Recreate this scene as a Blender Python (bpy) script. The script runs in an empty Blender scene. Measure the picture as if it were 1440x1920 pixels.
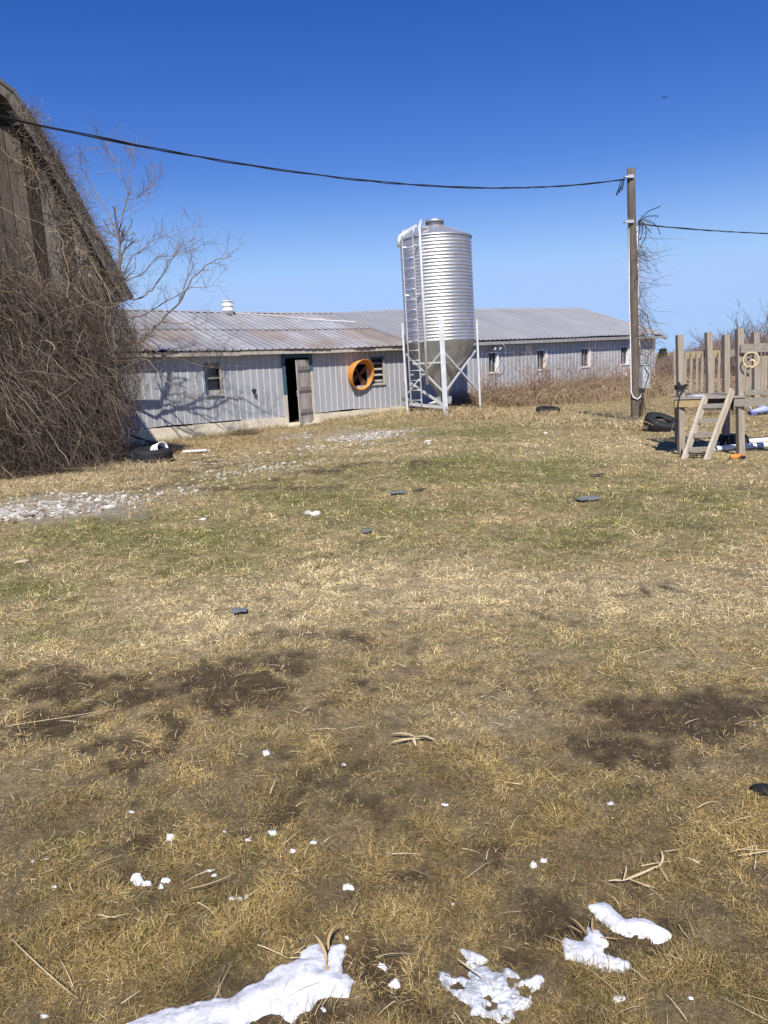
import bpy, math, random
import numpy as np
from mathutils import Vector
random.seed(7)
RG = np.random.default_rng(11)
sc = bpy.context.scene
COL = sc.collection
# ------------------------------------------------------------------ camera geometry (used to measure the place)
F = 1442.0; EYE = 1.6
ROLL = math.atan(.05); PITCH = math.atan(274*.99875/F)
def _rx(a): c, s = math.cos(a), math.sin(a); return np.array([[1,0,0],[0,c,-s],[0,s,c]])
def _rz(a): c, s = math.cos(a), math.sin(a); return np.array([[c,-s,0],[s,c,0],[0,0,1]])
RM = _rx(math.pi/2-PITCH) @ _rz(-ROLL)
CO = np.array([0,0,EYE])
def ray(px,py): return RM @ np.array([(px-720)/F, -(py-960)/F, -1])
def onz(px,py,z=0.0):
    d = ray(px,py); return CO + d*((z-EYE)/d[2])
def ony(px,py,Y):
    d = ray(px,py); return CO + d*(Y/d[1])
def onpl(px,py,P,n):
    d = ray(px,py); return CO + d*(np.dot(P-CO,n)/np.dot(d,n))
def proj(P):
    c = (np.asarray(P)-CO) @ RM
    w = np.minimum(c[...,2], -1e-3)
    return 720+F*c[...,0]/-w, 960-F*c[...,1]/-w
# ------------------------------------------------------------------ noise in numpy
def _h(i,j,seed):
    n = (i*374761393 + j*668265263 + seed*974711) & 0xffffffff
    n = ((n ^ (n>>13))*1274126177) & 0xffffffff
    return ((n ^ (n>>16)) & 0xffff)/65535.0
def vnoise(x,y,seed=0):
    xi = np.floor(x).astype(np.int64); yi = np.floor(y).astype(np.int64)
    xf = x-xi; yf = y-yi; u = xf*xf*(3-2*xf); v = yf*yf*(3-2*yf)
    a=_h(xi,yi,seed); b=_h(xi+1,yi,seed); c=_h(xi,yi+1,seed); d=_h(xi+1,yi+1,seed)
    return (a*(1-u)+b*u)*(1-v)+(c*(1-u)+d*u)*v
def fbm(x,y,o=4,seed=0):
    s=0; a=.5; t=0
    for k in range(o):
        s = s+a*vnoise(x*2**k, y*2**k, seed+k); t+=a; a*=.55
    return s/t
def sstep(a,b,x):
    t = np.clip((x-a)/(b-a),0,1); return t*t*(3-2*t)
# ------------------------------------------------------------------ materials
def mat(name, col=(.5,.5,.5), rough=.8, metal=0.0, spec=.3, attr=None, noise=(6,.3), stretch=(1,1,1), fine=(60,.2),
        bump=0.0, bscale=30, stain=None, stainscale=3, stainlo=.5, stainhi=.7, coords='Object', trans=0):
    m = bpy.data.materials.new(name); m.use_nodes = True
    nt = m.node_tree; N = nt.nodes; L = nt.links
    b = N['Principled BSDF']
    b.inputs['Roughness'].default_value = rough; b.inputs['Metallic'].default_value = metal
    b.inputs['Specular IOR Level'].default_value = spec
    tc = N.new('ShaderNodeTexCoord'); mp = N.new('ShaderNodeMapping')
    mp.inputs['Scale'].default_value = stretch
    L.new(tc.outputs[coords], mp.inputs['Vector'])
    if attr:
        src = N.new('ShaderNodeAttribute'); src.attribute_name = attr; base = src.outputs['Color']
        tint = N.new('ShaderNodeMix'); tint.data_type='RGBA'; tint.blend_type='MULTIPLY'; tint.inputs['Factor'].default_value = 1
        tint.inputs[7].default_value = (*col,1); L.new(base, tint.inputs[6]); base = tint.outputs[2]
    else:
        rgb = N.new('ShaderNodeRGB'); rgb.outputs[0].default_value = (*col,1); base = rgb.outputs[0]
    def layer(base, scale, amt):
        n = N.new('ShaderNodeTexNoise'); n.inputs['Scale'].default_value = scale; n.inputs['Detail'].default_value = 6
        L.new(mp.outputs[0], n.inputs['Vector'])
        r = N.new('ShaderNodeMapRange'); r.inputs['From Min'].default_value=.25; r.inputs['From Max'].default_value=.75
        r.inputs['To Min'].default_value=1-amt; r.inputs['To Max'].default_value=1+amt
        L.new(n.outputs['Fac'], r.inputs['Value'])
        mx = N.new('ShaderNodeVectorMath'); mx.operation='SCALE'
        L.new(base, mx.inputs[0]); L.new(r.outputs[0], mx.inputs['Scale']); return mx.outputs[0], n
    base, n1 = layer(base, *noise)
    base, n2 = layer(base, *fine)
    if stain:
        n = N.new('ShaderNodeTexNoise'); n.inputs['Scale'].default_value = stainscale; n.inputs['Detail'].default_value = 8
        n.inputs['Roughness'].default_value=.65
        L.new(mp.outputs[0], n.inputs['Vector'])
        r = N.new('ShaderNodeMapRange'); r.interpolation_type='SMOOTHSTEP'
        r.inputs['From Min'].default_value=stainlo; r.inputs['From Max'].default_value=stainhi
        L.new(n.outputs['Fac'], r.inputs['Value'])
        mx = N.new('ShaderNodeMix'); mx.data_type='RGBA'
        L.new(r.outputs[0], mx.inputs['Factor']); L.new(base, mx.inputs[6]); mx.inputs[7].default_value=(*stain,1)
        base = mx.outputs[2]
    L.new(base, b.inputs['Base Color'])
    if bump:
        n = N.new('ShaderNodeTexNoise'); n.inputs['Scale'].default_value=bscale; n.inputs['Detail'].default_value=8
        L.new(mp.outputs[0], n.inputs['Vector'])
        bp = N.new('ShaderNodeBump'); bp.inputs['Strength'].default_value=bump; bp.inputs['Distance'].default_value=.02
        L.new(n.outputs['Fac'], bp.inputs['Height']); L.new(bp.outputs[0], b.inputs['Normal'])
    return m
# ------------------------------------------------------------------ mesh builders
class MB:
    def __init__(s): s.v=[]; s.f=[]; s.c=[]; s.cur=(1,1,1); s.smooth=[]
    def add(s, vs, fs, smooth=False):
        o=len(s.v); s.v += [tuple(map(float,p)) for p in vs]; s.c += [s.cur]*len(vs)
        for f in fs: s.f.append(tuple(i+o for i in f)); s.smooth.append(smooth)
        return s
    def box(s, o, a, b, c):
        o,a,b,c = map(np.asarray,(o,a,b,c))
        p=[o,o+a,o+a+b,o+b,o+c,o+a+c,o+a+b+c,o+b+c]
        fs=[(0,3,2,1),(4,5,6,7),(0,1,5,4),(1,2,6,5),(2,3,7,6),(3,0,4,7)]
        if np.dot(np.cross(a,b),c)<0: fs=[f[::-1] for f in fs]
        return s.add(p,fs)
    def beam(s, p, q, w, h, up=(0,0,1), ext=0):
        p,q,up=map(lambda t:np.asarray(t,float),(p,q,up)); d=q-p; d/=np.linalg.norm(d)
        p=p-d*ext; q=q+d*ext
        x=np.cross(d,up); x/=np.linalg.norm(x); y=np.cross(x,d)
        return s.box(p-x*w/2-y*h/2, x*w, y*h, q-p)
    def tube(s, pts, r, n=8, cap=True, smooth=True):
        pts=[np.asarray(p,float) for p in pts]; k=len(pts)
        if np.isscalar(r): r=[r]*k
        vs=[]; fs=[]
        x=None
        for i in range(k):
            d=pts[min(i+1,k-1)]-pts[max(i-1,0)]; d=d/np.linalg.norm(d)
            if x is None:
                a=np.array([0,0,1.]) if abs(d[2])<.9 else np.array([1.,0,0])
                x=np.cross(d,a)
            x=x-d*np.dot(x,d); x/=np.linalg.norm(x); y=np.cross(d,x)
            for j in range(n):
                t=2*math.pi*j/n; vs.append(pts[i]+r[i]*(x*math.cos(t)+y*math.sin(t)))
        for i in range(k-1):
            for j in range(n):
                fs.append((i*n+j,i*n+(j+1)%n,(i+1)*n+(j+1)%n,(i+1)*n+j))
        if cap:
            fs.append(tuple(range(n-1,-1,-1))); fs.append(tuple((k-1)*n+j for j in range(n)))
        return s.add(vs,fs,smooth)
    def lathe(s, o, prof, n=48, axis=(0,0,1), ref=None, smooth=True, wob=None):
        o=np.asarray(o,float); ax=np.asarray(axis,float); ax/=np.linalg.norm(ax)
        a=np.array([1.,0,0]) if abs(ax[0])<.9 else np.array([0,1.,0])
        if ref is not None: a=np.asarray(ref,float)
        x=a-ax*np.dot(a,ax); x/=np.linalg.norm(x); y=np.cross(ax,x)
        vs=[];fs=[]
        for (r,z) in prof:
            for j in range(n):
                t=2*math.pi*j/n; vs.append(o+ax*z+(x*math.cos(t)+y*math.sin(t))*r)
        for i in range(len(prof)-1):
            for j in range(n):
                fs.append((i*n+j,i*n+(j+1)%n,(i+1)*n+(j+1)%n,(i+1)*n+j))
        return s.add(vs,fs,smooth)
    def build(s, name, m, parent=None):
        return mesh(name, np.array(s.v), s.f, m, parent, np.array(s.c), s.smooth)
def loc_of(p):
    l=Vector((0,0,0))
    while p is not None: l=l+p.location; p=p.parent
    return np.array(l)
def mesh(name, v, f, m, parent=None, col=None, smooth=None):
    me=bpy.data.meshes.new(name)
    off=loc_of(parent) if parent is not None else np.zeros(3)
    v=np.asarray(v,dtype=np.float64)
    if isinstance(f,np.ndarray):      # all faces the same size
        nf,k=f.shape
        me.vertices.add(len(v)); me.vertices.foreach_set('co',(v-off).astype(np.float32).ravel())
        me.loops.add(nf*k); me.loops.foreach_set('vertex_index',f.astype(np.int32).ravel())
        me.polygons.add(nf); me.polygons.foreach_set('loop_start',np.arange(0,nf*k,k,dtype=np.int32))
        me.update(calc_edges=True)
    else:
        me.from_pydata((v-off).tolist(),[],f)
    if col is not None:
        a=me.color_attributes.new('Col','FLOAT_COLOR','POINT')
        c=np.ones((len(v),4),np.float32); c[:,:col.shape[1]]=col; a.data.foreach_set('color',c.ravel())
    if smooth is not None:
        if isinstance(smooth,bool): smooth=[smooth]*len(me.polygons)
        me.polygons.foreach_set('use_smooth',smooth)
    me.materials.append(m)
    o=bpy.data.objects.new(name,me); COL.objects.link(o)
    if parent is not None: o.parent=parent
    return o
def tag(o,label=None,cat=None,group=None,kind=None):
    if label: o['label']=label
    if cat: o['category']=cat
    if group: o['group']=group
    if kind: o['kind']=kind
    return o
def thing(name,loc,label,cat,group=None):
    o=bpy.data.objects.new(name,None); COL.objects.link(o); o.location=[float(t) for t in loc]
    o.empty_display_size=.2
    return tag(o,label,cat,group)
def recenter(o, p):
    """move a single-mesh thing's origin to p, keeping its shape where it is"""
    p=Vector([float(t) for t in p]); 
    from mathutils import Matrix
    o.data.transform(Matrix.Translation(-p)); o.location=p; return o
# vectorised ribbons and thin tubes
def ribbons(P, W, side, C):
    n,k,_=P.shape
    L=P-side[:,None,:]*W[:,:,None]/2; Rr=P+side[:,None,:]*W[:,:,None]/2
    V=np.stack([L,Rr],2).reshape(-1,3)
    i=np.arange(n)[:,None]*k*2+np.arange(k-1)[None,:]*2
    Q=np.stack([i,i+1,i+3,i+2],-1).reshape(-1,4)
    return V,Q,np.repeat(C,k*2,0)
def blades(base, az, length, width, e0, e1, C, segs=2, curl=None):
    n=len(base); h=np.stack([np.cos(az),np.sin(az)],1)
    P=np.zeros((n,segs+1,3)); P[:,0]=base
    a=az.copy()
    for s in range(segs):
        e=e0+(e1-e0)*(s/(max(1,segs-1)))
        if curl is not None: a=a+curl/segs
        st=(length/segs)[:,None]*np.stack([np.cos(e)*np.cos(a),np.cos(e)*np.sin(a),np.sin(e)],1)
        P[:,s+1]=P[:,s]+st
    tw=RG.uniform(-.9,.9,n)
    side=np.stack([-h[:,1]*np.cos(tw),h[:,0]*np.cos(tw),np.sin(tw)],1)
    prof=np.linspace(1,0.25,segs+1); prof[0]=.8; 
    return ribbons(P,width[:,None]*prof[None,:],side,C)
def strands(P, R, C):
    """three-sided tubes: P (n,k,3), R (n,k), C (n,3)"""
    n,k,_=P.shape
    D=np.empty_like(P); D[:,1:-1]=P[:,2:]-P[:,:-2]; D[:,0]=P[:,1]-P[:,0]; D[:,-1]=P[:,-1]-P[:,-2]
    D/=np.linalg.norm(D,axis=2,keepdims=True)+1e-9
    ref=np.where(np.abs(D[:,:,2:3])>.8,np.array([1.,0,0]),np.array([0,0,1.]))
    X=np.cross(D,ref); X/=np.linalg.norm(X,axis=2,keepdims=True)+1e-9
    Y=np.cross(D,X)
    V=np.stack([P+R[:,:,None]*(X*math.cos(t)+Y*math.sin(t)) for t in (0,2.094,4.189)],2).reshape(-1,3)
    i=(np.arange(n)[:,None]*k+np.arange(k-1)[None,:])*3
    Q=np.stack([np.stack([i+j,i+(j+1)%3,i+3+(j+1)%3,i+3+j],-1) for j in range(3)],2).reshape(-1,4)
    return V,Q,np.repeat(C,k*3,0)
def cat(parts):
    Vs=[];Qs=[];Cs=[];o=0
    for V,Q,C in parts: Vs.append(V);Qs.append(Q+o);Cs.append(C);o+=len(V)
    return np.concatenate(Vs),np.concatenate(Qs),np.concatenate(Cs)
def wander(start, direc, length, k, wob, grav=0.0):
    """n random-walk polylines"""
    n=len(start); P=np.zeros((n,k,3)); P[:,0]=start; d=direc/np.linalg.norm(direc,axis=1,keepdims=True)
    for i in range(1,k):
        d=d+RG.normal(0,wob,(n,3)); d[:,2]-=grav
        d/=np.linalg.norm(d,axis=1,keepdims=True)
        P[:,i]=P[:,i-1]+d*(length/(k-1))[:,None]
    return P
# ------------------------------------------------------------------ frames of the two buildings
A = onz(277,803,.29); B_ = onz(1229,717,.29)
U = (B_-A)/np.linalg.norm(B_-A); NB = np.array([U[1],-U[0],0.0]); Z = np.array([0,0,1.0])
def W(s,z,out=0.0): return np.array([A[0],A[1],0])+U*s+NB*out+Z*z
def wall_sd(x,y):
    dx=x-A[0]; dy=y-A[1]
    return dx*U[0]+dy*U[1], dx*NB[0]+dy*NB[1]
# ------------------------------------------------------------------ ground
def height(x,y):
    s,d=wall_sd(x,y)
    hz=np.interp(s,[-4,0,4,9,14,30],[-.15,-.13,-.03,.1,.1,.05])
    w=1-sstep(.3,6,np.maximum(d,-.0))
    r=np.hypot(x,y)
    near=np.exp(-(r/14)**2)
    z=hz*w + .10*(fbm(x*.16+3,y*.16,3,5)-.5)*sstep(3,9,r)*(1-.7*w)
    z=z+near*(.045*(fbm(x*2.2,y*2.2,4,9)-.5))
    return z
def gp(px,py):
    p=onz(px,py,0)
    for _ in range(3): p=onz(px,py,float(height(np.array([p[0]]),np.array([p[1]]))[0]))
    return p
def gz(x,y): return float(height(np.array([x]),np.array([y]))[0])
MUD=[(330,1295,280,50,1.05),(150,1275,210,42,1.05),(640,1300,90,30,.8),(690,1205,70,13,.8),(500,1205,90,13,.7),(230,1425,150,60,.9),(120,1360,220,55,.8),
 (1330,1335,250,70,1.15),(1150,1400,140,60,.8),(1180,1290,180,30,.6),(560,1545,180,55,.6),(765,1525,60,35,.8),(260,1560,150,40,.65),(690,1790,160,60,1),(480,1890,250,60,.8),
 (900,1830,230,110,.95),(1120,1740,260,90,.9),(1100,1610,260,60,.5),(760,1660,300,60,.45),(740,876,110,9,.8),(420,913,220,9,.8),(590,888,70,6,.9),(860,1270,260,28,.35),
 (620,1400,280,50,.35),(300,880,120,8,.7),(90,925,160,9,.6),(150,1470,250,60,.35),(400,1655,300,60,.5),(1290,1565,160,50,.3),(680,1480,230,40,.35),(1200,1120,200,18,.35),(400,865,70,10,.8),(1010,1735,150,50,.8)]
GREEN=[(250,1000,330,50,1),(560,925,300,36,.9),(900,878,330,38,1),(620,965,360,40,.7),(1250,955,260,60,.85),(60,1090,200,55,.8),(1000,1000,380,34,.75),(1170,1487,40,18,1),(80,1190,160,24,.6),
 (1330,1020,200,28,.6),(880,812,140,16,.9),(1080,905,330,45,.6),(360,1060,260,45,.45),(120,1560,200,60,.35),(480,1560,260,60,.3),(840,800,260,18,.4),(900,1040,300,22,.4),(560,870,160,12,.5),(1100,790,120,10,.6)]
PALE=[(800,1110,460,75,1),(1220,1130,320,70,.9),(450,1180,260,40,.9),(90,885,180,28,1),(1200,845,320,24,.8),(330,858,160,18,.8),(1180,1200,360,50,.7),(900,1360,180,60,.7),(300,1130,220,40,.6),(760,850,300,14,.6),(120,1230,160,25,.5),(1280,1460,120,25,.6),(930,1230,200,40,.6)]
GRAV=[(120,945,190,24,1.2),(20,968,90,16,1.1),(680,818,85,11,1.2),(540,817,55,10,1),(590,838,50,6,.6),(520,878,100,9,.6),(330,922,90,10,.6),(470,872,60,6,.5),(760,815,30,6,.5)]
def bl(L,px,py):
    m=np.zeros_like(px)
    for (x,y,rx,ry,k) in L:
        d2=((px-x)/rx)**2+((py-y)/ry)**2
        m=np.maximum(m,k*np.exp(-d2*1.1))
    return m
def masks(x,y):
    px,py=proj(np.stack([x,y,np.zeros_like(x)],-1))
    ok=(y>.6).astype(float)
    px=px+(fbm(x*1.3,y*1.3,3,21)-.5)*130; py=py+(fbm(x*1.3+40,y*1.3,3,22)-.5)*45*np.clip(9/np.maximum(np.hypot(x,y),1),.1,1.4)
    n1=fbm(x*3.1,y*3.1,4,31)-.5; n2=fbm(x*1.7,y*1.7,4,41)-.5; n3=fbm(x*6,y*6,3,51)-.5; n4=fbm(x*13,y*13,2,56)-.5
    mud=np.clip(bl(MUD,px,py)*ok*1.2+n1*1.3+n3*1.3+n4*1.3-.20,0,.90)
    far=np.hypot(x,y)
    green=np.clip(bl(GREEN,px,py)*ok*1.1+n2*1.3+n3*1.0+n4*.8-.12+.1*sstep(20,40,far),0,1)
    pale=np.clip(bl(PALE,px,py)*ok+n2*-1.0+n1*.7+n3*.8+n4*.8-.05,0,1)
    grav=np.clip(bl(GRAV,px,py)*ok*1.3+n3*.8-.25,0,1)
    return mud,green,pale,grav
SNOWP=[[(240,1922),(330,1885),(430,1868),(480,1845),(520,1820),(560,1795),(575,1778),(598,1772),(607,1790),(612,1812),(620,1800),(625,1778),(640,1775),(636,1800),(640,1825),(668,1838),(650,1862),(600,1872),(580,1895),(545,1905),(510,1900),(470,1912),(440,1930),(430,1990),(180,1990)],
 [(1105,1697),(1135,1690),(1150,1700),(1160,1715),(1175,1725),(1205,1722),(1245,1738),(1258,1750),(1240,1757),(1190,1752),(1160,1745),(1140,1730),(1120,1715)],
 [(1062,1760),(1080,1762),(1095,1765),(1108,1740),(1120,1745),(1135,1765),(1130,1785),(1150,1798),(1172,1806),(1165,1814),(1120,1817),(1090,1808),(1062,1795)],
 [(818,1808),(835,1808),(845,1830),(880,1838),(872,1800),(885,1795),(900,1815),(925,1830),(960,1818),(975,1835),(1012,1835),(1010,1852),(975,1850),(998,1885),(985,1898),(950,1880),(965,1905),(930,1905),(890,1890),(850,1860),(820,1835)],
 [(866,1782),(885,1786),(912,1800),(900,1803),(878,1795)]]
def inpoly(poly,px,py,grow=1.0):
    q=np.array(poly,float); c=q.mean(0); q=c+(q-c)*grow; ins=np.zeros(px.shape,bool)
    for i in range(len(q)):
        (x0,y0),(x1,y1)=q[i],q[(i+1)%len(q)]
        ins^=((y0>py)!=(y1>py))&(px<(x1-x0)*(py-y0)/(y1-y0+1e-12)+x0)
    return ins
def micro(x,y,mud):
    r=np.hypot(x,y); k=1-sstep(9,14,r)
    px,py=proj(np.stack([x,y,np.zeros_like(x)],-1)); ins=np.zeros(x.shape,bool)
    for poly in SNOWP: ins|=inpoly(poly,px,py,1.12)
    return k*np.where(ins&(y>.5),-.004,mud*(.040*(fbm(x*13,y*13,4,61)-.5)-.010)+.010*(fbm(x*9,y*9,3,66)-.5))
def build_ground():
    rr=np.concatenate([[0.02],np.geomspace(.4,1.2,25),np.geomspace(1.22,30,360),np.geomspace(31,1500,60)])
    th=np.concatenate([np.linspace(-48,48,340),np.linspace(49,311,70)])*math.pi/180
    R_,T=np.meshgrid(rr,th,indexing='ij')
    x=R_*np.sin(T); y=R_*np.cos(T)
    mud,green,pale,grav=masks(x,y)
    z=height(x,y)
    z=z+micro(x,y,mud)
    nr,nt=R_.shape
    V=np.stack([x,y,z],-1).reshape(-1,3)
    i=np.arange(nr-1)[:,None]*nt+np.arange(nt)[None,:]; j=np.arange(nr-1)[:,None]*nt+((np.arange(nt)+1)%nt)[None,:]
    Q=np.stack([i,i+nt,j+nt,j],-1).reshape(-1,4)
    thin=.5*(1-sstep(2.2,4.8,R_))*(.6+.8*fbm(x*5,y*5,3,88)); col=np.stack([np.maximum(mud,thin),green,pale,grav],-1).reshape(-1,4)  # bare soil plus shade between blades, put into the near ground colour
    m=bpy.data.materials.new('soil_and_turf'); m.use_nodes=True; nt_=m.node_tree; N=nt_.nodes; L=nt_.links; b=N['Principled BSDF']
    b.inputs['Roughness'].default_value=.9; b.inputs['Specular IOR Level'].default_value=.15
    at=N.new('ShaderNodeAttribute'); at.attribute_name='Col'; sp=N.new('ShaderNodeSeparateColor'); L.new(at.outputs['Color'],sp.inputs[0])
    tc=N.new('ShaderNodeTexCoord')
    def nz(scale,det=8,ro=.6,st=None):
        n=N.new('ShaderNodeTexNoise'); n.inputs['Scale'].default_value=scale; n.inputs['Detail'].default_value=det; n.inputs['Roughness'].default_value=ro
        L.new(tc.outputs['Object'],n.inputs['Vector']); return n
    def ramp(n,stops):
        r=N.new('ShaderNodeValToRGB'); e=r.color_ramp.elements
        e[0].position,e[0].color=stops[0][0],(*stops[0][1],1); e[1].position,e[1].color=stops[-1][0],(*stops[-1][1],1)
        for p,c in stops[1:-1]:
            q=e.new(p); q.color=(*c,1)
        L.new(n.outputs['Fac'],r.inputs['Fac']); return r.outputs['Color']
    fine=nz(70,10,.82); mid=nz(16,8,.7)
    turf=ramp(fine,[(.30,(.10,.07,.034)),(.45,(.29,.22,.11)),(.58,(.47,.37,.20)),(.72,(.64,.53,.31))])
    grn=ramp(fine,[(.30,(.065,.06,.02)),(.5,(.19,.18,.066)),(.7,(.38,.335,.15))])
    pal=ramp(fine,[(.28,(.17,.125,.06)),(.48,(.42,.335,.185)),(.7,(.62,.52,.32))])
    mudc=ramp(mid,[(.3,(.030,.020,.010)),(.5,(.080,.053,.028)),(.75,(.18,.125,.07))])
    def mix(f,a,bb):
        mx=N.new('ShaderNodeMix'); mx.data_type='RGBA'; L.new(f,mx.inputs['Factor']); L.new(a,mx.inputs[6]); L.new(bb,mx.inputs[7]); return mx.outputs[2]
    c=mix(sp.outputs[1],turf,grn); c=mix(sp.outputs[2],c,pal)
    tn=nz(11,5,.65); tr=N.new('ShaderNodeMapRange'); tr.inputs['From Min'].default_value=.35; tr.inputs['From Max'].default_value=.66; tr.inputs['To Min'].default_value=.62; tr.inputs['To Max'].default_value=1.25; L.new(tn.outputs['Fac'],tr.inputs['Value'])
    tv=N.new('ShaderNodeVectorMath'); tv.operation='SCALE'; L.new(c,tv.inputs[0]); L.new(tr.outputs[0],tv.inputs['Scale']); c=tv.outputs[0]
    c=mix(sp.outputs[0],c,mudc)
    grit=ramp(fine,[(.3,(.16,.14,.11)),(.5,(.34,.31,.255)),(.7,(.52,.49,.43))]); gm=N.new('ShaderNodeMath'); gm.operation='MULTIPLY'; gm.inputs[1].default_value=.6; L.new(at.outputs['Alpha'],gm.inputs[0]); c=mix(gm.outputs[0],c,grit)
    L.new(c,b.inputs['Base Color'])
    bp=N.new('ShaderNodeBump'); bp.inputs['Strength'].default_value=.7; bp.inputs['Distance'].default_value=.03
    ad=N.new('ShaderNodeMath'); ad.operation='MULTIPLY_ADD'; L.new(mid.outputs['Fac'],ad.inputs[0]); ad.inputs[1].default_value=1.6; L.new(fine.outputs['Fac'],ad.inputs[2]); L.new(ad.outputs[0],bp.inputs['Height']); L.new(bp.outputs[0],b.inputs['Normal'])
    rm=N.new('ShaderNodeMapRange'); L.new(sp.outputs[0],rm.inputs['Value']); rm.inputs['To Min'].default_value=.95; rm.inputs['To Max'].default_value=.55
    L.new(rm.outputs[0],b.inputs['Roughness'])
    o=mesh('ground',V,Q,m,None,col,True); tag(o,kind='structure'); return o
build_ground()
# ------------------------------------------------------------------ grass blades
PAL=np.array([[.64,.535,.325],[.46,.365,.195],[.21,.14,.062],[.17,.185,.052],[.12,.105,.034],[.40,.295,.12]])
def pick(w):
    w=np.clip(w,1e-4,None); c=np.cumsum(w,1); c/=c[:,-1:]; r=RG.random(len(w))[:,None]; return (r>c).sum(1)
def grass_colors(mud,green,pale,r):
    near=1-sstep(2.0,5.5,r)
    w=np.stack([.12+.85*pale, .42+.3*pale-.2*green, .36+.45*mud-.15*pale, .04+1.5*green, .20+.5*green+.2*near, .28+.75*near],1)
    i=pick(w); c=PAL[i]*np.interp(r,[1.5,3,5.5,12,20],[.98,1.12,1.50,1.45,1.25])[:,None]*(np.array([.95,.90,.80])+(np.array([1,1,1])-np.array([.95,.90,.80]))*sstep(2,6,r)[:,None])*RG.uniform(.62,1.3,(len(i),1))*RG.uniform(.94,1.06,(len(i),3)); return c
grass_m=mat('grass_blade',(1,1,1),.75,0,.2,attr='Col',noise=(2,.08),fine=(30,.05))
def build_grass():
    n=1700000
    u=RG.random(n); q=-.42
    a,b=1.25**q,27.0**q
    r=(a+(b-a)*u)**(1/q); t=np.where(RG.random(n)<.84,RG.uniform(-.66,.66,n),RG.uniform(.66,1.0,n)*np.sign(RG.random(n)-.5))
    x=r*np.sin(t); y=r*np.cos(t)
    s,d=wall_sd(x,y); mud,green,pale,grav=masks(x,y)
    keep=(d>.05)&(RG.random(n)<.35+1.3*fbm(x*7,y*7,2,78)**1.2)&(RG.random(n)>np.clip(mud*1.05,0,.87))&(RG.random(n)>grav*.95)
    x,y,r,mud,green,pale=[k[keep] for k in (x,y,r,mud,green,pale)]; n=len(x)
    px,py=proj(np.stack([x,y,np.zeros(n)],-1)); bad=np.zeros(n,bool)
    for poly in SNOWP: bad|=inpoly(poly,px,py,.97)&(RG.random(n)<.97)
    x,y,r,mud,green,pale=[k[~bad] for k in (x,y,r,mud,green,pale)]; n=len(x)
    base=np.stack([x,y,height(x,y)+micro(x,y,mud)-.004],1)
    up=(RG.random(n)<.25+.3*green)
    sc_=np.interp(r,[1,3,8,15,27],[.8,.9,1.3,1.8,2.3])
    tuft=.35+2.2*fbm(x*8,y*8,2,71)**1.5
    L=RG.uniform(.012,.038,n)*sc_*tuft
    Wd=RG.uniform(.0009,.0020,n)*np.interp(r,[1,3,8,15,27],[.95,1.35,3.0,4.8,6.5])
    e0=np.where(up,RG.uniform(.5,1.25,n),RG.uniform(.1,.6,n)); e1=np.where(up,RG.uniform(.1,.8,n),RG.uniform(-.2,.2,n))
    az=RG.uniform(0,2*math.pi,n)+0*x
    C=grass_colors(mud,green,pale,r)
    V,Q,Cc=blades(base,az,L,Wd,e0,e1,C*(.36+1.28*fbm(x*9,y*9,3,77)*(.6+.8*fbm(x*2.2,y*2.2,2,79)))[:,None],2,RG.normal(0,.16,n))
    tag(mesh('grass',V,Q,grass_m,None,Cc,True),'matted winter grass of straw, brown and green blades over the yard','grass',kind='stuff')
build_grass()
def build_litter():
    n=1000
    r=1.3+(12-1.3)*RG.random(n)**1.5; t=RG.uniform(-.6,.6,n)
    x=r*np.sin(t);y=r*np.cos(t)
    L=RG.uniform(.03,.15,n)*np.interp(r,[1,4,12],[.8,1,2.2]); Wd=RG.uniform(.001,.003,n)*np.interp(r,[1,12],[1,2.2])
    base=np.stack([x,y,height(x,y)+RG.uniform(.006,.03,n)],1)
    C=np.array([.66,.55,.35])*RG.uniform(.6,1.2,(n,1))
    V,Q,Cc=blades(base,RG.uniform(0,6.28,n)*1.0,L,Wd,RG.uniform(-.02,.25,n),RG.uniform(-.25,.02,n),C,3,RG.normal(0,.25,n))
    tag(mesh('straw_litter',V,Q,grass_m,None,Cc,True),'pale loose straw and corn leaf bits scattered over the lawn','straw',kind='stuff')
build_litter()
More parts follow.
